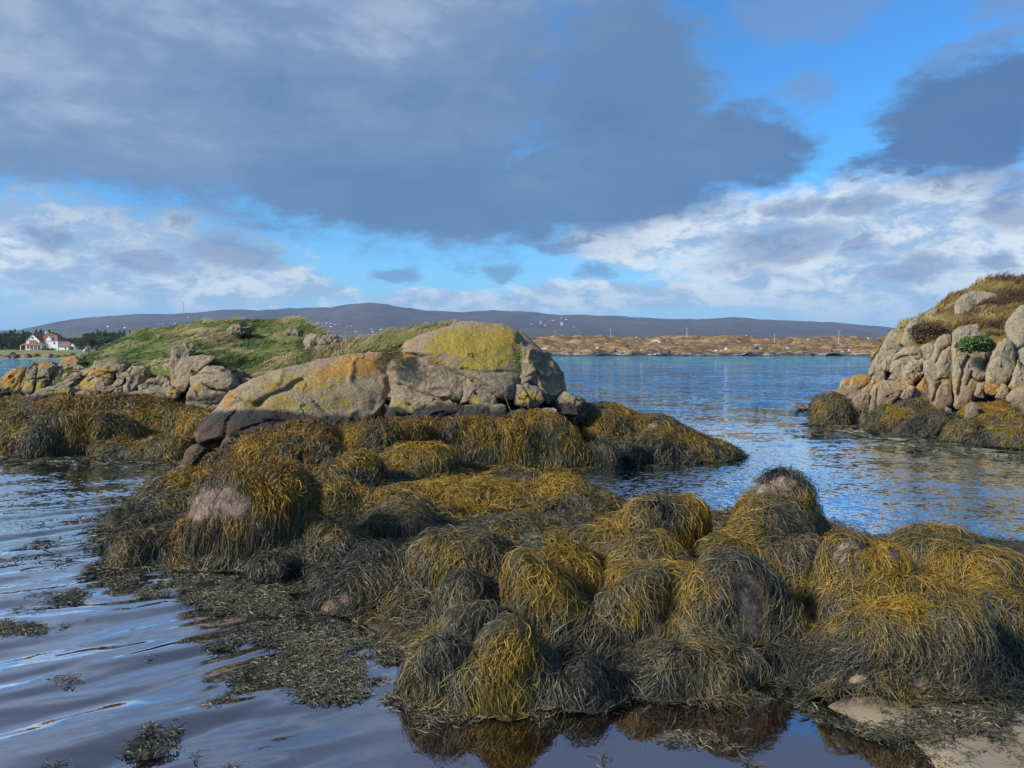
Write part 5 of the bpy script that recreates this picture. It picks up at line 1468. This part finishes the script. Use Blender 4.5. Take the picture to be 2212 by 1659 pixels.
mat_of_weed('beached_weed', [[(1700, 1490), (2300, 1480), (2300, 1680), (2050, 1680), (1900, 1600)]], 1120, 20, 'loose scraps of brown weed strewn over the wet sand at the right', thr=0.35, thick=0.02, L=0.07, tone=0.3, var=0.3, nsc=5.0)
# ------------------------------------------------------------------ grassy knoll, headland slope
px = np.linspace(120, 830, 150)
KN = [([100, 850], [880, 880], [15.9, 15.9]),
      ([100, 150, 260, 370, 450, 520, 600, 700, 850], [812, 805, 800, 806, 790, 806, 806, 790, 770], [19, 18.5, 17.6, 17.0, 16.6, 16.8, 16.6, 16.5, 16.5]),
      ([100, 160, 215, 300, 450, 600, 700, 850], [800, 796, 775, 752, 748, 748, 752, 768], [20, 20, 21, 20.5, 20, 20, 20, 20]),
      ([100, 160, 215, 290, 430, 560, 640, 705, 760, 850], [800, 792, 768, 734, 725, 725, 727, 744, 760, 775], [22, 22, 24, 25, 24, 24, 24, 24, 24, 24]),
      ([100, 160, 215, 245, 290, 350, 430, 470, 560, 620, 640, 680, 705, 725, 760, 800, 850], [800, 792, 768, 748, 723, 717, 710, 704, 697, 696, 698, 708, 732, 750, 758, 764, 775], [24, 24, 27, 29, 30, 30, 29, 29, 28, 28, 28, 28, 28, 28, 28, 28, 28]),
      ([100, 850], [830, 830], [36, 36])]
g = relief(KN, px, 130, amp=0.26, nsc=0.9, seed=3)
tag(mesh_obj('knoll', g.reshape(-1, 3), grid_faces(*g.shape[:2]), TURF), kind='structure')
tag(grass_on(g[24:110], 60000, 0.26, 0.015, 1, lean=(0.75, 0.1), tone=0.42, name='knoll_grass', tvar=0.85, tscale=0.75, N=5, drop=0.3, tuft=0.8), 'windblown green and straw coloured grass covering the knoll', 'grass', None, 'stuff')
# grass strip on the back of the great rock
STR = [([590, 700, 763, 848, 911, 974], [812, 784, 770, 752, 735, 716], [13.6, 14.0, 14.2, 14.3, 14.4, 14.6]),
       ([590, 620, 700, 763, 848, 911, 974], [806, 796, 762, 742, 722, 712, 710], [14.6, 15.0, 15.3, 15.4, 15.5, 15.4, 15.3]),
       ([590, 974], [860, 860], [16, 16])]
g2 = relief(STR, np.linspace(590, 974, 70), 30, amp=0.05, nsc=2, seed=5)
tag(mesh_obj('turf_bank', g2.reshape(-1, 3), grid_faces(*g2.shape[:2]), TURF), kind='structure')
tag(grass_on(g2[:18], 9000, 0.26, 0.009, 2, lean=(0.55, -0.15), tone=0.60, name='rock_grass', tscale=1.2, tvar=0.35), 'pale windblown grass growing along the back of the great rock', 'grass', None, 'stuff')
CL = relief([([820, 845, 870], [790, 800, 792], [12.75, 12.7, 12.75]), ([820, 845, 870], [752, 748, 745], [13.0, 13.05, 13.1])], np.linspace(820, 872, 12), 12, amp=0.02, nsc=3, seed=6)
tag(grass_on(CL, 900, 0.26, 0.009, 3, lean=(-0.15, -0.5), tone=0.58, name='crevice_grass', tscale=1.5, drop=0.9, up=0.5), 'tuft of grass hanging in the crevice at the top of the great rock', 'grass', None, 'stuff')
CL = relief([([1110, 1135], [800, 812], [12.7, 12.8]), ([1110, 1135], [742, 740], [13.2, 13.2])], np.linspace(1112, 1128, 5), 16, amp=0.02, nsc=3, seed=6)
tag(grass_on(CL, 350, 0.14, 0.009, 4, lean=(0.1, -0.5), tone=0.6, name='crevice_grass', tscale=1.5, drop=0.9, up=0.5), 'thin grass in the crack at the right of the yellow dome', 'grass', None, 'stuff')

px = np.linspace(1880, 2560, 130)
HD = [([1880, 1905, 1950, 1990, 2020, 2060, 2120, 2200, 2320, 2560], [800, 790, 782, 790, 800, 800, 800, 800, 800, 800], [22.4, 22, 21.5, 21.4, 20.6, 20.4, 20.2, 20, 19.8, 19.6]),
      ([1880, 1905, 1950, 1990, 2020, 2060, 2090, 2140, 2200, 2320, 2560], [790, 740, 716, 716, 734, 742, 730, 735, 720, 690, 650], [23.2, 23, 22.6, 22.4, 21.8, 21.4, 21.2, 21, 21, 21, 21]),
      ([1880, 1905, 1950, 1975, 2010, 2060, 2110, 2160, 2212, 2320, 2560], [790, 745, 714, 703, 688, 676, 664, 658, 646, 626, 600], [24.5, 24.4, 24.2, 24, 24, 24, 24, 24, 24, 24, 24]),
      ([1880, 1905, 1950, 1980, 2003, 2030, 2060, 2090, 2120, 2150, 2190, 2212, 2320, 2560], [790, 745, 714, 702, 686, 666, 646, 633, 620, 613, 610, 610, 600, 585], [27, 27, 27, 27, 27, 27, 27, 27, 27, 27, 27, 27, 27, 27]),
      ([1880, 2560], [850, 850], [36, 36])]
g3 = relief(HD, px, 100, amp=0.22, nsc=1.1, seed=8)
tag(mesh_obj('headland', g3.reshape(-1, 3), grid_faces(*g3.shape[:2]), HEATHSOIL), kind='structure')
tag(grass_on(g3[22:80], 26000, 0.30, 0.017, 5, lean=(0.25, 0.0), tone=0.27, name='heather', mat=HEATH, tvar=0.95, tscale=0.75, tuft=0.9), 'brown heather and tawny grass covering the headland slope', 'heather', None, 'stuff')

def leaf_cluster(name, centres, radii, n, size, seed, mat, parent=None, flat=1.0):
    rng = np.random.default_rng(seed)
    centres = np.asarray(centres, float); radii = np.asarray(radii, float)
    w = radii.prod(1) ** 0.67 if radii.ndim == 2 else radii ** 2
    k = rng.choice(len(centres), n, p=w / w.sum())
    d = norm(rng.normal(size=(n, 3)))
    rr = radii[k] if radii.ndim == 2 else np.repeat(radii[k][:, None], 3, 1)
    p = centres[k] + d * rr * (rng.uniform(0.45, 1.0, n) ** 0.6)[:, None]
    a = norm(rng.normal(size=(n, 3)) * np.array([1, 1, 0.7])) * size
    b = norm(np.cross(a, rng.normal(size=(n, 3)))) * size * rng.uniform(0.45, 0.8, (n, 1))
    v = np.stack([p - a * 0.5, p + b * 0.5, p + a * 0.6, p - b * 0.5], 1).reshape(-1, 3)
    f = np.arange(4 * n).reshape(n, 4)
    tn = np.clip(0.45 + 0.28 * np.repeat(rng.normal(size=len(centres))[k], 4) + 0.2 * np.repeat(rng.normal(size=n), 4), 0, 1)
    return mesh_obj(name, v, f, mat, parent, {'tone': tn}, smooth=False)
rng = np.random.default_rng(5)
fc = W(1700.7 + .2645 * np.array([1460, 1500, 1540, 1580, 1610]), 576 + .2645 * np.array([650, 620, 615, 610, 650]), np.array([18.95, 18.9, 18.9, 18.9, 19.0]))
fern = empty('fern', tuple(fc[2]), 'bright green fern clump growing out of the headland columns', 'fern')
o = leaf_cluster('fronds', fc - fc[2], np.array([[.30, .2, .16]] * 5), 2200, 0.06, 3, FERN, fern)
st = MB()
for q in fc: st.tube((0, 0.25, -0.3), tuple(q - fc[2]), 0.012, 0.006, 6)
st.build('stems', BARK, fern)
hc = W(1700.7 + .2645 * np.array([1120, 1150, 1190, 1140, 1190]), 576 + .2645 * np.array([520, 510, 530, 575, 600]), np.full(5, 22.0))
hb_ = empty('heather_bush', tuple(hc[1]), 'dark brown heather bush behind the egg shaped boulder', 'bush')
leaf_cluster('foliage', hc - hc[1], np.array([[.50, .3, .20]] * 5), 4500, 0.055, 4, leafmat('brown_heather', (0.06, 0.04, 0.028), (0.15, 0.10, 0.06)), hb_)
st = MB()
for q in hc: st.tube((0, 0.3, -0.9), tuple(q - hc[1]), 0.02, 0.01, 6)
st.build('stems', BARK, hb_)
# a driftwood stick wedged against the great rock
st = MB(); st.tube(W(1090, 855, 12.35), W(1112, 910, 12.1), 0.006, 0.009); st.tube(W(1112, 910, 12.1), W(1118, 930, 11.98), 0.009, 0.007)
tag(st.build('driftwood_stick', BARK), 'thin grey driftwood stick leaning on the great rock under the yellow dome', 'stick')

# ------------------------------------------------------------------ far shore on the left with the house
px = np.linspace(-500, 700, 170)
SH = [([-500, -100, 0, 120, 260, 320, 700], [776, 776, 775.5, 775.5, 775, 774, 772], [225, 225, 228, 228, 232, 240, 260]),
      ([-500, 0, 60, 120, 260, 700], [769, 769, 766, 766, 764, 763], [230, 232, 233, 233, 238, 265]),
      ([-500, 0, 60, 120, 260, 700], [764.5, 764, 762.5, 762.5, 761, 760], [234, 236, 237, 237, 244, 270]),
      ([-500, 0, 40, 120, 200, 260, 700], [759, 758.8, 758, 758, 757, 757, 757], [290, 290, 290, 290, 290, 290, 300]),
      ([-500, 700], [756.5, 756.5], [335, 335]),
      ([-500, 700], [755, 755], [430, 430])]
g4 = relief(SH, px, 60, amp=0.35, nsc=0.12, seed=11)
tag(mesh_obj('far_shore', g4.reshape(-1, 3), grid_faces(*g4.shape[:2]), LAWN), kind='structure')
# rock wall of the shore: separate boulders
rng = np.random.default_rng(12)
def poly_rock(name, p, sx, sy, sz, mat, seed, nu=18, nv=11, amp=0.16):
    r = np.random.default_rng(seed)
    th = np.linspace(0, 2 * pi, nu, endpoint=False); zz = np.linspace(0.03, pi * 0.62, nv)
    T, Z = np.meshgrid(th, zz)
    d = np.stack([np.sin(Z) * np.cos(T), np.sin(Z) * np.sin(T), np.cos(Z)], -1).reshape(-1, 3)
    nrm = np.vstack([np.eye(3), -np.eye(3), norm(r.normal(size=(8, 3))) / r.uniform(0.7, 0.95, (8, 1))])
    rad = 1 / (np.maximum(d @ nrm.T, 0) ** 7).sum(1) ** (1 / 7)
    rad = rad * (1 + amp * fbm(d * 2.5, seed, 3))
    v = d * rad[:, None] * np.array([sx, sy, sz])
    o = mesh_obj(name, v, [grid_faces(nv, nu, True)[:, ::-1]], mat)
    o.location = p
    return o
x = -120
k = 0
while x < 300:
    w_ = rng.uniform(8, 22)
    Y = np.interp(x, [-120, 120, 300], [229, 231, 240])
    p = W(x + w_ / 2, 771, Y)
    hh = rng.uniform(1.1, 2.1)
    o = poly_rock('shore_rock', (p[0], p[1] + rng.uniform(0, 2), -0.5), w_ / F * Y * 0.6, 2.2, hh + 0.5, SHOREROCK, 600 + k)
    tag(o, 'purple brown rock in the low sea wall of the far shore under the white house', 'rock', 'rocks along the far shore under the white house')
    x += w_ * 0.8
    k += 1
for (cx, cy, w_, h_, lb) in [(40, 763, 14, 1.4, 'dark flat rock on the lawn edge left of the white house'), (188, 756, 10, 2.2, 'pale rock standing on the shore right of the garage'), (210, 762, 16, 1.6, 'light grey shore rock nearest the grassy knoll'), (152, 765, 20, 1.2, 'brown shore rock below the garage')]:
    p = W(cx, cy, 250)
    tag(poly_rock('shore_rock', (p[0], p[1], p[2] - 0.8), w_ / F * 250 * .6, 2, h_, PALEROCK if 'pale' in lb or 'light' in lb else SHOREROCK, 700 + cx), lb, 'rock', None)

YH = 330.0
u = YH / F                       # metres per pixel at the house
hp = W(56.4, 757.2, YH)
house = empty('house', tuple(hp), 'white two storey house with red tiled roofs and a pillared porch', 'house')
m = MB()
gz, ap = 4.4, 7.4
m.prism([(0, 0), (6, 0), (6, gz), (3, ap), (0, gz)], 0, 9)
m.box(6.002, 13.2, 1.5, 10, 0, 4.2)
m.prism([(7.9, 4.2), (10.5, 4.2), (10.3, 4.9), (9.25, 6.3), (8.1, 4.9)], 1.45, 6)
m.build('wall', WHITE, house)
r_ = MB()
def slab_roof(mb, x0, z0, x1, z1, y0, y1, t=0.16):
    mb.prism([(x0, z0), (x1, z1), (x1, z1 + t), (x0, z0 + t)], y0, y1)
slab_roof(r_, -0.35, gz - 0.34, 3, ap, -0.3, 9.3); slab_roof(r_, 3.003, ap, 6.35, gz - 0.34, -0.3, 9.3)
r_.add([(5.2, 1.3, 4.25), (13.3, 1.3, 4.25), (13.3, 10.2, 4.25), (5.2, 10.2, 4.25), (6.2, 5, 8.3), (10.5, 5.5, 7.0)], [(0, 1, 5, 4), (1, 2, 5), (2, 3, 4, 5), (3, 0, 4)])
r_.build('roof', REDROOF, house)
ch = MB(); ch.box(4.4, 5.1, 6.5, 7.2, 6.0, 8.6); ch.build('chimney', WHITE, house)
pr = MB(); pr.prism([(-1.3, 2.25), (8.3, 2.25), (8.3, 2.4), (-1.3, 2.4)], -2.1, -1.9)
pr.add([(-1.4, -2.3, 2.3), (8.4, -2.3, 2.3), (7.7, -0.01, 3.2), (-0.6, -0.01, 3.2)], [(0, 1, 2, 3)]); pr.add([(-1.4, -2.3, 2.18), (8.4, -2.3, 2.18), (8.4, -2.3, 2.3), (-1.4, -2.3, 2.3)], [(0, 1, 2, 3)])
po = pr.build('porch', REDROOF, house)
for xx in (-1.1, 1.2, 2.9, 4.6, 6.3, 8.0):
    c_ = MB(); c_.box(xx - 0.13, xx + 0.13, -2.1, -1.85, 0, 2.2); c_.build('porch_post', WHITE, po)
bay = MB(); bay.box(1.7, 4.3, -0.7, -0.003, 2.75, 4.15); bo = bay.build('bay_window', WHITE, house)
for xx in (1.95, 2.75, 3.55):
    w_ = MB(); w_.box(xx, xx + 0.55, -0.74, -0.702, 3.0, 3.9); w_.build('pane', PANE, bo)
br_ = MB(); br_.add([(1.5, -0.95, 4.15), (4.5, -0.95, 4.15), (4.2, -0.01, 4.65), (1.8, -0.01, 4.65)], [(0, 1, 2, 3)]); br_.build('bay_roof', REDROOF, bo)
for (xx, zz, w0, h0, yy) in [(2.6, 5.2, 0.8, 0.75, 0), (0.5, 0.7, 1.2, 1.4, 0), (2.6, 0.2, 1.0, 1.9, 0), (4.4, 0.6, 1.4, 1.5, 0), (6.6, 3.0, 0.6, 0.9, 1.5), (7.2, 0.8, 0.6, 1.2, 1.5), (11.3, 2.8, 0.7, 0.9, 1.5)]:
    w_ = MB(); w_.box(xx, xx + w0, yy - 0.06, yy - 0.003, zz, zz + h0); w_.build('window', PANE, house)
gp = W(127, 759.3, 320)
gar = empty('garage', tuple(gp), 'small white garage with a red roof and open gable porch beside the white house', 'garage')
m = MB(); m.box(0, 4.1, 0, 4, 0, 2.2); m.prism([(4.1, 2.2), (6.6, 2.2), (5.35, 3.7)], 0.6, 4); m.box(4.3, 6.1, 1.2, 4, 0, 2.2); m.build('wall', WHITE, gar)
r_ = MB(); r_.add([(-0.3, -0.35, 2.1), (4.4, -0.35, 2.1), (5.3, 2, 3.85), (0.9, 2, 3.85), (-0.3, 4.3, 2.1), (6.9, 4.3, 2.1)], [(0, 1, 2, 3), (3, 2, 5, 4), (0, 3, 4)])
r_.add([(4.0, 0.4, 2.15), (5.35, 0.4, 3.85), (6.7, 0.4, 2.15), (6.7, 4, 2.15), (5.35, 4, 3.85), (4.0, 4, 2.15)], [(0, 1, 4, 5), (1, 2, 3, 4)])
r_.build('roof', REDROOF, gar)
for xx in (4.25, 6.4):
    c_ = MB(); c_.box(xx - 0.1, xx + 0.1, 0.5, 0.7, 0, 2.2); c_.build('post', WHITE, gar)
w_ = MB(); w_.box(2.6, 3.2, -0.05, -0.003, 0.9, 1.7); w_.build('window', PANE, gar)
w_ = MB(); w_.box(4.7, 5.7, 1.15, 1.197, 0, 1.9); w_.build('door', PANE, gar)

# trees behind the house: four kinds, copied
def tree_proto(kind, seed):
    r = np.random.default_rng(seed)
    H = 10.0
    cs, rs = [], []
    if kind == 'conifer':
        for q in range(26):
            h = r.uniform(0.18, 1.0)
            rad = 3.0 * (1.08 - h) * r.uniform(0.5, 1.0)
            a = r.uniform(0, 6.28)
            cs.append((rad * cos(a), rad * sin(a), h * H)); rs.append((0.9 * (1.35 - h), 0.9 * (1.35 - h), 0.55))
        n, s, mt = 900, 0.55, PINE
    else:
        for q in range(18):
            d = norm(r.normal(size=3)); d[2] = abs(d[2])
            cs.append((d[0] * 3.4, d[1] * 3.4, H * 0.42 + d[2] * 4.0)); rs.append((1.5, 1.5, 1.1))
        n, s, mt = 900, 0.6, BROAD if kind == 'broad' else PINE
    e = empty('conifer_tree' if kind != 'broad' else 'broadleaf_tree')
    leaf_cluster('crown', cs, np.array(rs), n, s, seed, mt, e)
    t = MB(); t.tube((0, 0, -0.5), (0.1, 0, H * 0.8), 0.22, 0.05, 7)
    for q in range(5):
        a = r.uniform(0, 6.28); h = r.uniform(0.3, 0.7) * H
        t.tube((0.05, 0, h), (1.8 * cos(a), 1.8 * sin(a), h + 0.9), 0.08, 0.03, 5)
    t.build('trunk', BARK, e)
    return e
PRO = {('conifer', 0): tree_proto('conifer', 1), ('conifer', 1): tree_proto('conifer', 2), ('round', 0): tree_proto('round', 3), ('round', 1): tree_proto('round', 4), ('broad', 0): tree_proto('broad', 5), ('broad', 1): tree_proto('broad', 6)}
used = set()
def put_tree(kind, v, loc, s, rz, label, group):
    p = PRO[(kind, v)]
    if (kind, v) not in used:
        used.add((kind, v)); o = p
    else:
        o = p.copy(); COL.objects.link(o)
        for c in p.children:
            d = c.copy(); COL.objects.link(d); d.parent = o
    o.location = loc; o.rotation_euler = (0, 0, rz); o.scale = s
    o['label'] = label; o['category'] = 'tree'; o['group'] = group
rng = np.random.default_rng(77)
TOPS = ([-400, -40, 0, 30, 60, 85, 110, 130, 150, 185, 200, 230, 270, 330], [716, 716, 714, 713, 712, 713, 713, 714, 716, 717, 714, 712, 715, 716])
for i in range(190):
    x = rng.uniform(-90, 300)
    broad = 128 < x < 192 or rng.random() < 0.12
    Y = rng.uniform(345, 420)
    tp = np.interp(x, *TOPS) + rng.uniform(-1.5, 9) + (9 if 128 < x < 185 else 0)
    base = W(x, 756.5, Y)
    H = W(x, tp, Y)[2] - base[2]
    kind = 'broad' if broad else ('conifer' if rng.random() < 0.6 else 'round')
    s = H / 10 * rng.uniform(0.9, 1.1)
    put_tree(kind, int(rng.integers(0, 2)), (base[0], base[1], base[2]), (s * rng.uniform(0.85, 1.25), s * 0.9, H / 10), rng.uniform(0, 6.28),
             {'broad': 'olive brown broadleaf tree in the wood behind the white house', 'conifer': 'dark pointed conifer in the wood behind the white house', 'round': 'dark round crowned pine in the wood behind the white house'}[kind],
             {'broad': 'broadleaf trees behind the white house', 'conifer': 'pointed conifers behind the white house', 'round': 'round pines behind the white house'}[kind])
def bush(cx, cy, Y, w_, h_, n, mat, label, seed):
    p = W(cx, cy, Y)
    e = empty('bush', tuple(p), label, 'bush')
    r = np.random.default_rng(seed)
    cs = [(r.uniform(-.8, .8) * w_, r.uniform(-1, 1), r.uniform(0.2, 0.7) * h_) for _ in range(9)]
    leaf_cluster('foliage', cs, np.array([[w_ * .35, 1, h_ * .4]] * 9), n, 0.35, seed, mat, e)
    t = MB()
    for c in cs: t.tube((c[0] * .5, 0, -.3), c, 0.06, 0.03, 5)
    t.build('stems', BARK, e)
bush(104, 758.5, 322, 3.2, 1.6, 700, BROAD, 'low dark hedge in front of the white house', 1)
bush(182, 757.5, 330, 6, 2.4, 900, BROAD, 'rusty scrub on the shore right of the garage', 2)
bush(235, 757.5, 330, 7, 2.6, 900, BROAD, 'rusty scrub nearest the grassy knoll', 3)

# ------------------------------------------------------------------ island across the sound
px = np.linspace(1060, 2100, 420)
IS = [([1060, 2100], [770.2, 770.2], [436, 436]),
      ([1060, 1180, 1300, 1500, 1700, 1900, 2100], [765, 764, 765, 764.5, 765, 765, 765], [446, 446, 446, 446, 446, 446, 446]),
      ([1060, 1180, 1300, 1400, 1500, 1600, 1700, 1800, 1900, 2100], [757, 757, 758, 755, 757, 758, 757, 756, 758, 758], [470, 470, 470, 470, 470, 470, 470, 470, 470, 470]),
      ([1060, 1200, 1350, 1500, 1620, 1760, 1900, 2100], [744, 744, 745, 744, 747, 748, 748, 748], [540, 540, 540, 540, 540, 540, 540, 540]),
      ([1060, 1130, 1170, 1200, 1260, 1310, 1350, 1400, 1450, 1500, 1570, 1620, 1690, 1730, 1780, 1830, 1870, 1920, 2100], [731, 729, 730, 727, 729, 731, 731, 729, 728, 727, 729, 733, 735, 733, 729, 731, 734, 735, 738], [650] * 19),
      ([1060, 2100], [752, 752], [800, 800])]
g5 = relief(IS, px, 150, amp=3.0, nsc=0.08, seed=14, octs=6)
g5[..., 2] += 0.9 * fbm(g5 * np.array([0.16, 0.2, 0]), 15, 4) * np.clip(np.linspace(0, 8, 150), 0, 1)[:, None]
tag(mesh_obj('island', g5.reshape(-1, 3), grid_faces(*g5.shape[:2]), ISLAND), kind='structure')
IG = 'pale rocks scattered over the far island'
def isl_z(cx, Y):
    j = int(np.clip((cx - 1060) / 1040 * 419, 0, 419))
    return float(np.interp(Y, g5[:, j, 1], g5[:, j, 2]))
rng = np.random.default_rng(31)
PALE = [(1375, 730, 5), (1382, 729, 4), (1360, 732, 4), (1412, 737, 5), (1404, 743, 4), (1425, 752, 7), (1440, 750, 5), (1480, 756, 9), (1500, 756, 8), (1520, 757, 9), (1545, 757, 9), (1570, 758, 10), (1610, 757, 14), (1640, 757, 10), (1680, 756, 12), (1700, 757, 8),
        (1745, 732, 5), (1755, 730, 6), (1770, 730, 6), (1785, 730, 5), (1612, 734, 4), (1625, 733, 4), (1655, 736, 4), (1850, 737, 5), (1876, 739, 5), (1340, 758, 6), (1330, 760, 6), (1213, 757, 6), (1175, 758, 8), (1250, 757, 6), (1290, 757, 7), (1350, 763, 5), (1385, 762, 5), (1443, 763, 6), (1310, 741, 4), (1230, 742, 4), (1180, 741, 3), (1790, 760, 7), (1820, 759, 7), (1835, 764, 6), (1870, 758, 6)]
for k, (cx, cy, w_) in enumerate(PALE):
    Y = 452 if cy > 760 else 468 if cy > 753 else 540 if cy > 740 else 630
    p = W(cx, cy, Y)
    z = isl_z(cx, Y)
    s_ = w_ / F * Y * 0.6
    o = poly_rock('island_rock', (p[0], p[1], z - 0.4), s_, s_ * 0.8, rng.uniform(0.35, 0.6) * s_ + 0.8, PALEROCK, 800 + k)
    tag(o, 'pale rock on the tawny island across the sound', 'rock', IG)
for k in range(46):
    cx = rng.uniform(1110, 1900); Y = rng.choice([441, 446, 452, 470, 500, 540])
    w_ = rng.uniform(6, 20) * (1 if Y < 480 else 0.7)
    p = W(cx, 760, Y)
    s_ = w_ / F * Y * 0.5
    o = poly_rock('island_ledge', (p[0], p[1], isl_z(cx, Y) - 0.6), s_, s_ * 0.6, rng.uniform(1.2, 2.4), DARKROCK, 900 + k)
    tag(o, 'dark rock ledge on the shore side of the tawny island', 'rock', 'dark ledges of the far island')
def pole(cx, base, top, Y, label, arms=True):
    b = W(cx, base, Y); h = W(cx, top, Y)[2] - b[2]
    e = empty('utility_pole', (b[0], b[1], b[2] - 0.5), label, 'utility pole', 'poles on the far island')
    m = MB(); m.tube((0, 0, 0), (0, 0, h + 0.5), 0.34, 0.26, 10); m.build('pole', TIMBER, e)
    if arms:
        m = MB(); m.box(-1.5, 1.5, -0.14, 0.14, h + 0.05, h + 0.4); c_ = m.build('crossarm', TIMBER, e)
        for xx in (-1.3, 0, 1.3):
            m = MB(); m.tube((xx, 0, h + 0.4), (xx, 0, h + 0.9), 0.14, 0.1, 6); m.build('insulator', STEEL, c_)
pole(1199, 731, 712, 640, 'leftmost utility pole on the island, just right of the yellow dome', False)
pole(1319, 733, 711, 640, 'second utility pole from the left on the island')
pole(1484, 729, 708, 630, 'middle utility pole on the island, standing on its crest with a wide crossarm')
pole(1673, 743, 720, 560, 'thin utility pole fourth from the left, low on the island slope', False)
pole(1812, 744, 715, 540, 'rightmost and tallest utility pole on the island')
tag(poly_rock('skerry', tuple(W(1167, 773.5, 260)), 1.2, 0.8, 0.35, DARKROCK, 55), 'tiny dark rock awash in the sound off the yellow dome', 'rock')

# ------------------------------------------------------------------ moorland hills
CX = [-900, -300, 40, 100, 150, 230, 300, 420, 480, 560, 620, 650, 700, 716, 740, 790, 830, 870, 930, 1000, 1060, 1120, 1200, 1300, 1400, 1500, 1580, 1640, 1750, 1850, 1920, 2000, 2212, 2900]
CY = [750, 735, 716, 705, 697, 688, 684, 680, 675.5, 674.5, 670, 672, 671.5, 672.5, 667, 661.5, 662, 667, 674, 680, 675, 677, 683, 687, 690, 694, 691, 696, 700, 706, 711, 716, 724, 745]
px = np.linspace(-900, 2900, 420)
HL = [([-900, 2900], [761.5, 761.5], [1300, 1300]), ([-900, 2900], [759, 759], [1600, 1600]), (CX, [758 + (c - 758) * 0.5 for c in CY], [2900] * len(CX)), (CX, [758 + (c - 758) * 0.87 for c in CY], [4000] * len(CX)), (CX, CY, [4700] * len(CX)), ([-900, 2900], [800, 800], [6800, 6800])]
g6 = relief(HL, px, 120, amp=14, nsc=0.0035, seed=19, octs=6)
mask_ = np.ones(120); 
tag(mesh_obj('hills', g6.reshape(-1, 3), grid_faces(*g6.shape[:2]), MOOR), kind='structure')
HGp = 'white houses scattered over the moorland hill'
def hill_at(cx, py):
    j = int(np.clip((cx + 900) / 3800 * 419, 0, 419))
    col = g6[:, j]
    a, b = proj(col)
    i = np.argmax(b <= py)
    i = i if i > 0 else 60
    return col[i]
hs = [(274.3 + x * .2232, 647.4 + y * .2232, w) for x, y, w in [(290, 235, 6), (320, 231, 5), (350, 232, 4), (430, 236, 8), (468, 237, 8), (506, 238, 5), (602, 238, 5), (637, 227, 7), (686, 229, 5), (708, 228, 4), (820, 234, 4), (895, 223, 6), (914, 220, 5), (298, 282, 6), (330, 276, 7), (110, 303, 6), (205, 301, 7),
      (1872, 229, 6), (1905, 229, 6), (1940, 228, 6), (1992, 233, 5), (2018, 238, 6), (2056, 238, 6), (1915, 260, 5), (1948, 262, 7), (1995, 259, 6), (2148, 260, 5), (2184, 259, 6), (605, 168, 5)]]
hs += [(x * .129, 691.25 + y * .129, w) for x, y, w in [(1828, 118, 7), (2040, 155, 5), (2095, 147, 7), (1282, 220, 5)]]
hs += [(1124.6 + x * .2108, 680.3 + y * .2108, w) for x, y, w in [(120, 92, 6), (222, 76, 5), (240, 90, 6), (276, 105, 5), (345, 56, 6), (450, 36, 5), (478, 52, 5), (440, 94, 7), (422, 114, 6), (585, 138, 5)]]
hs += [(384 + x * .4216, 658.3 + y * .4216, w) for x, y, w in [(872, 108, 5), (884, 112, 6), (932, 137, 7), (1008, 126, 9), (1050, 127, 6), (1296, 96, 8), (1000, 140, 6)]]
hm = None
rng = np.random.default_rng(41)
for (cx, cy, w_) in hs:
    p = hill_at(cx, cy + 1.2)
    s_ = w_ / F * p[1] / 12.0
    if hm is None:
        e = empty('hill_house')
        m = MB(); m.prism([(-5, -1.5), (5, -1.5), (5, 2.9), (-5, 2.9)], -3, 3); m.add([(-5, -3, 2.9), (-5, 3, 2.9), (-5, 0, 5.0), (5, -3, 2.9), (5, 3, 2.9), (5, 0, 5.0)], [(0, 2, 1), (3, 4, 5)])
        m.build('wall', WHITEFAR, e)
        m = MB(); m.add([(-5.2, -3.2, 2.8), (5.2, -3.2, 2.8), (5.2, 0, 5.15), (-5.2, 0, 5.15), (-5.2, 3.2, 2.8), (5.2, 3.2, 2.8)], [(0, 1, 2, 3), (3, 2, 5, 4)]); m.build('roof', SLATE, e)
        hm = e; o = e
    else:
        o = hm.copy(); COL.objects.link(o)
        for c in hm.children:
            d = c.copy(); COL.objects.link(d); d.parent = o
    o.location = tuple(p); o.scale = (s_, s_ * .9, s_ * 1.05); o.rotation_euler = (0, 0, rng.uniform(-0.5, 0.5))
    tag(o, 'tiny white house on the far moorland hillside', 'house', HGp)
p = hill_at(403, 680)
mast = empty('radio_mast', tuple(p), 'thin radio mast on the crest of the hill at the left', 'mast')
m = MB(); m.tube((0, 0, -10), (0, 0, 70), 2.0, 1.2, 6); m.build('mast', STEEL, mast)
m = MB(); m.tube((-1, 0, 62), (-26, 0, -4), 0.35, 0.35, 4); m.tube((1, 0, 62), (26, 0, -4), 0.35, 0.35, 4); m.build('guy_wire', STEEL, mast)
# ------------------------------------------------------------------ the air over the sound
hz = MB(); hz.box(-9500, 9500, -300, 9500, -8.5, 420)
hm_ = bpy.data.materials.new('haze_air')
hm_.use_nodes = True
nt = hm_.node_tree
nt.nodes.clear()
_o = nt.nodes.new('ShaderNodeOutputMaterial')
_v = nt.nodes.new('ShaderNodeVolumePrincipled')
_v.inputs['Color'].default_value = (0.42, 0.66, 1.0, 1)
_v.inputs['Density'].default_value = 0.00008
_v.inputs['Anisotropy'].default_value = 0.0
nt.links.new(_v.outputs[0], _o.inputs['Volume'])
tag(hz.build('haze', hm_), kind='stuff')
SC.cycles.volume_bounces = 0
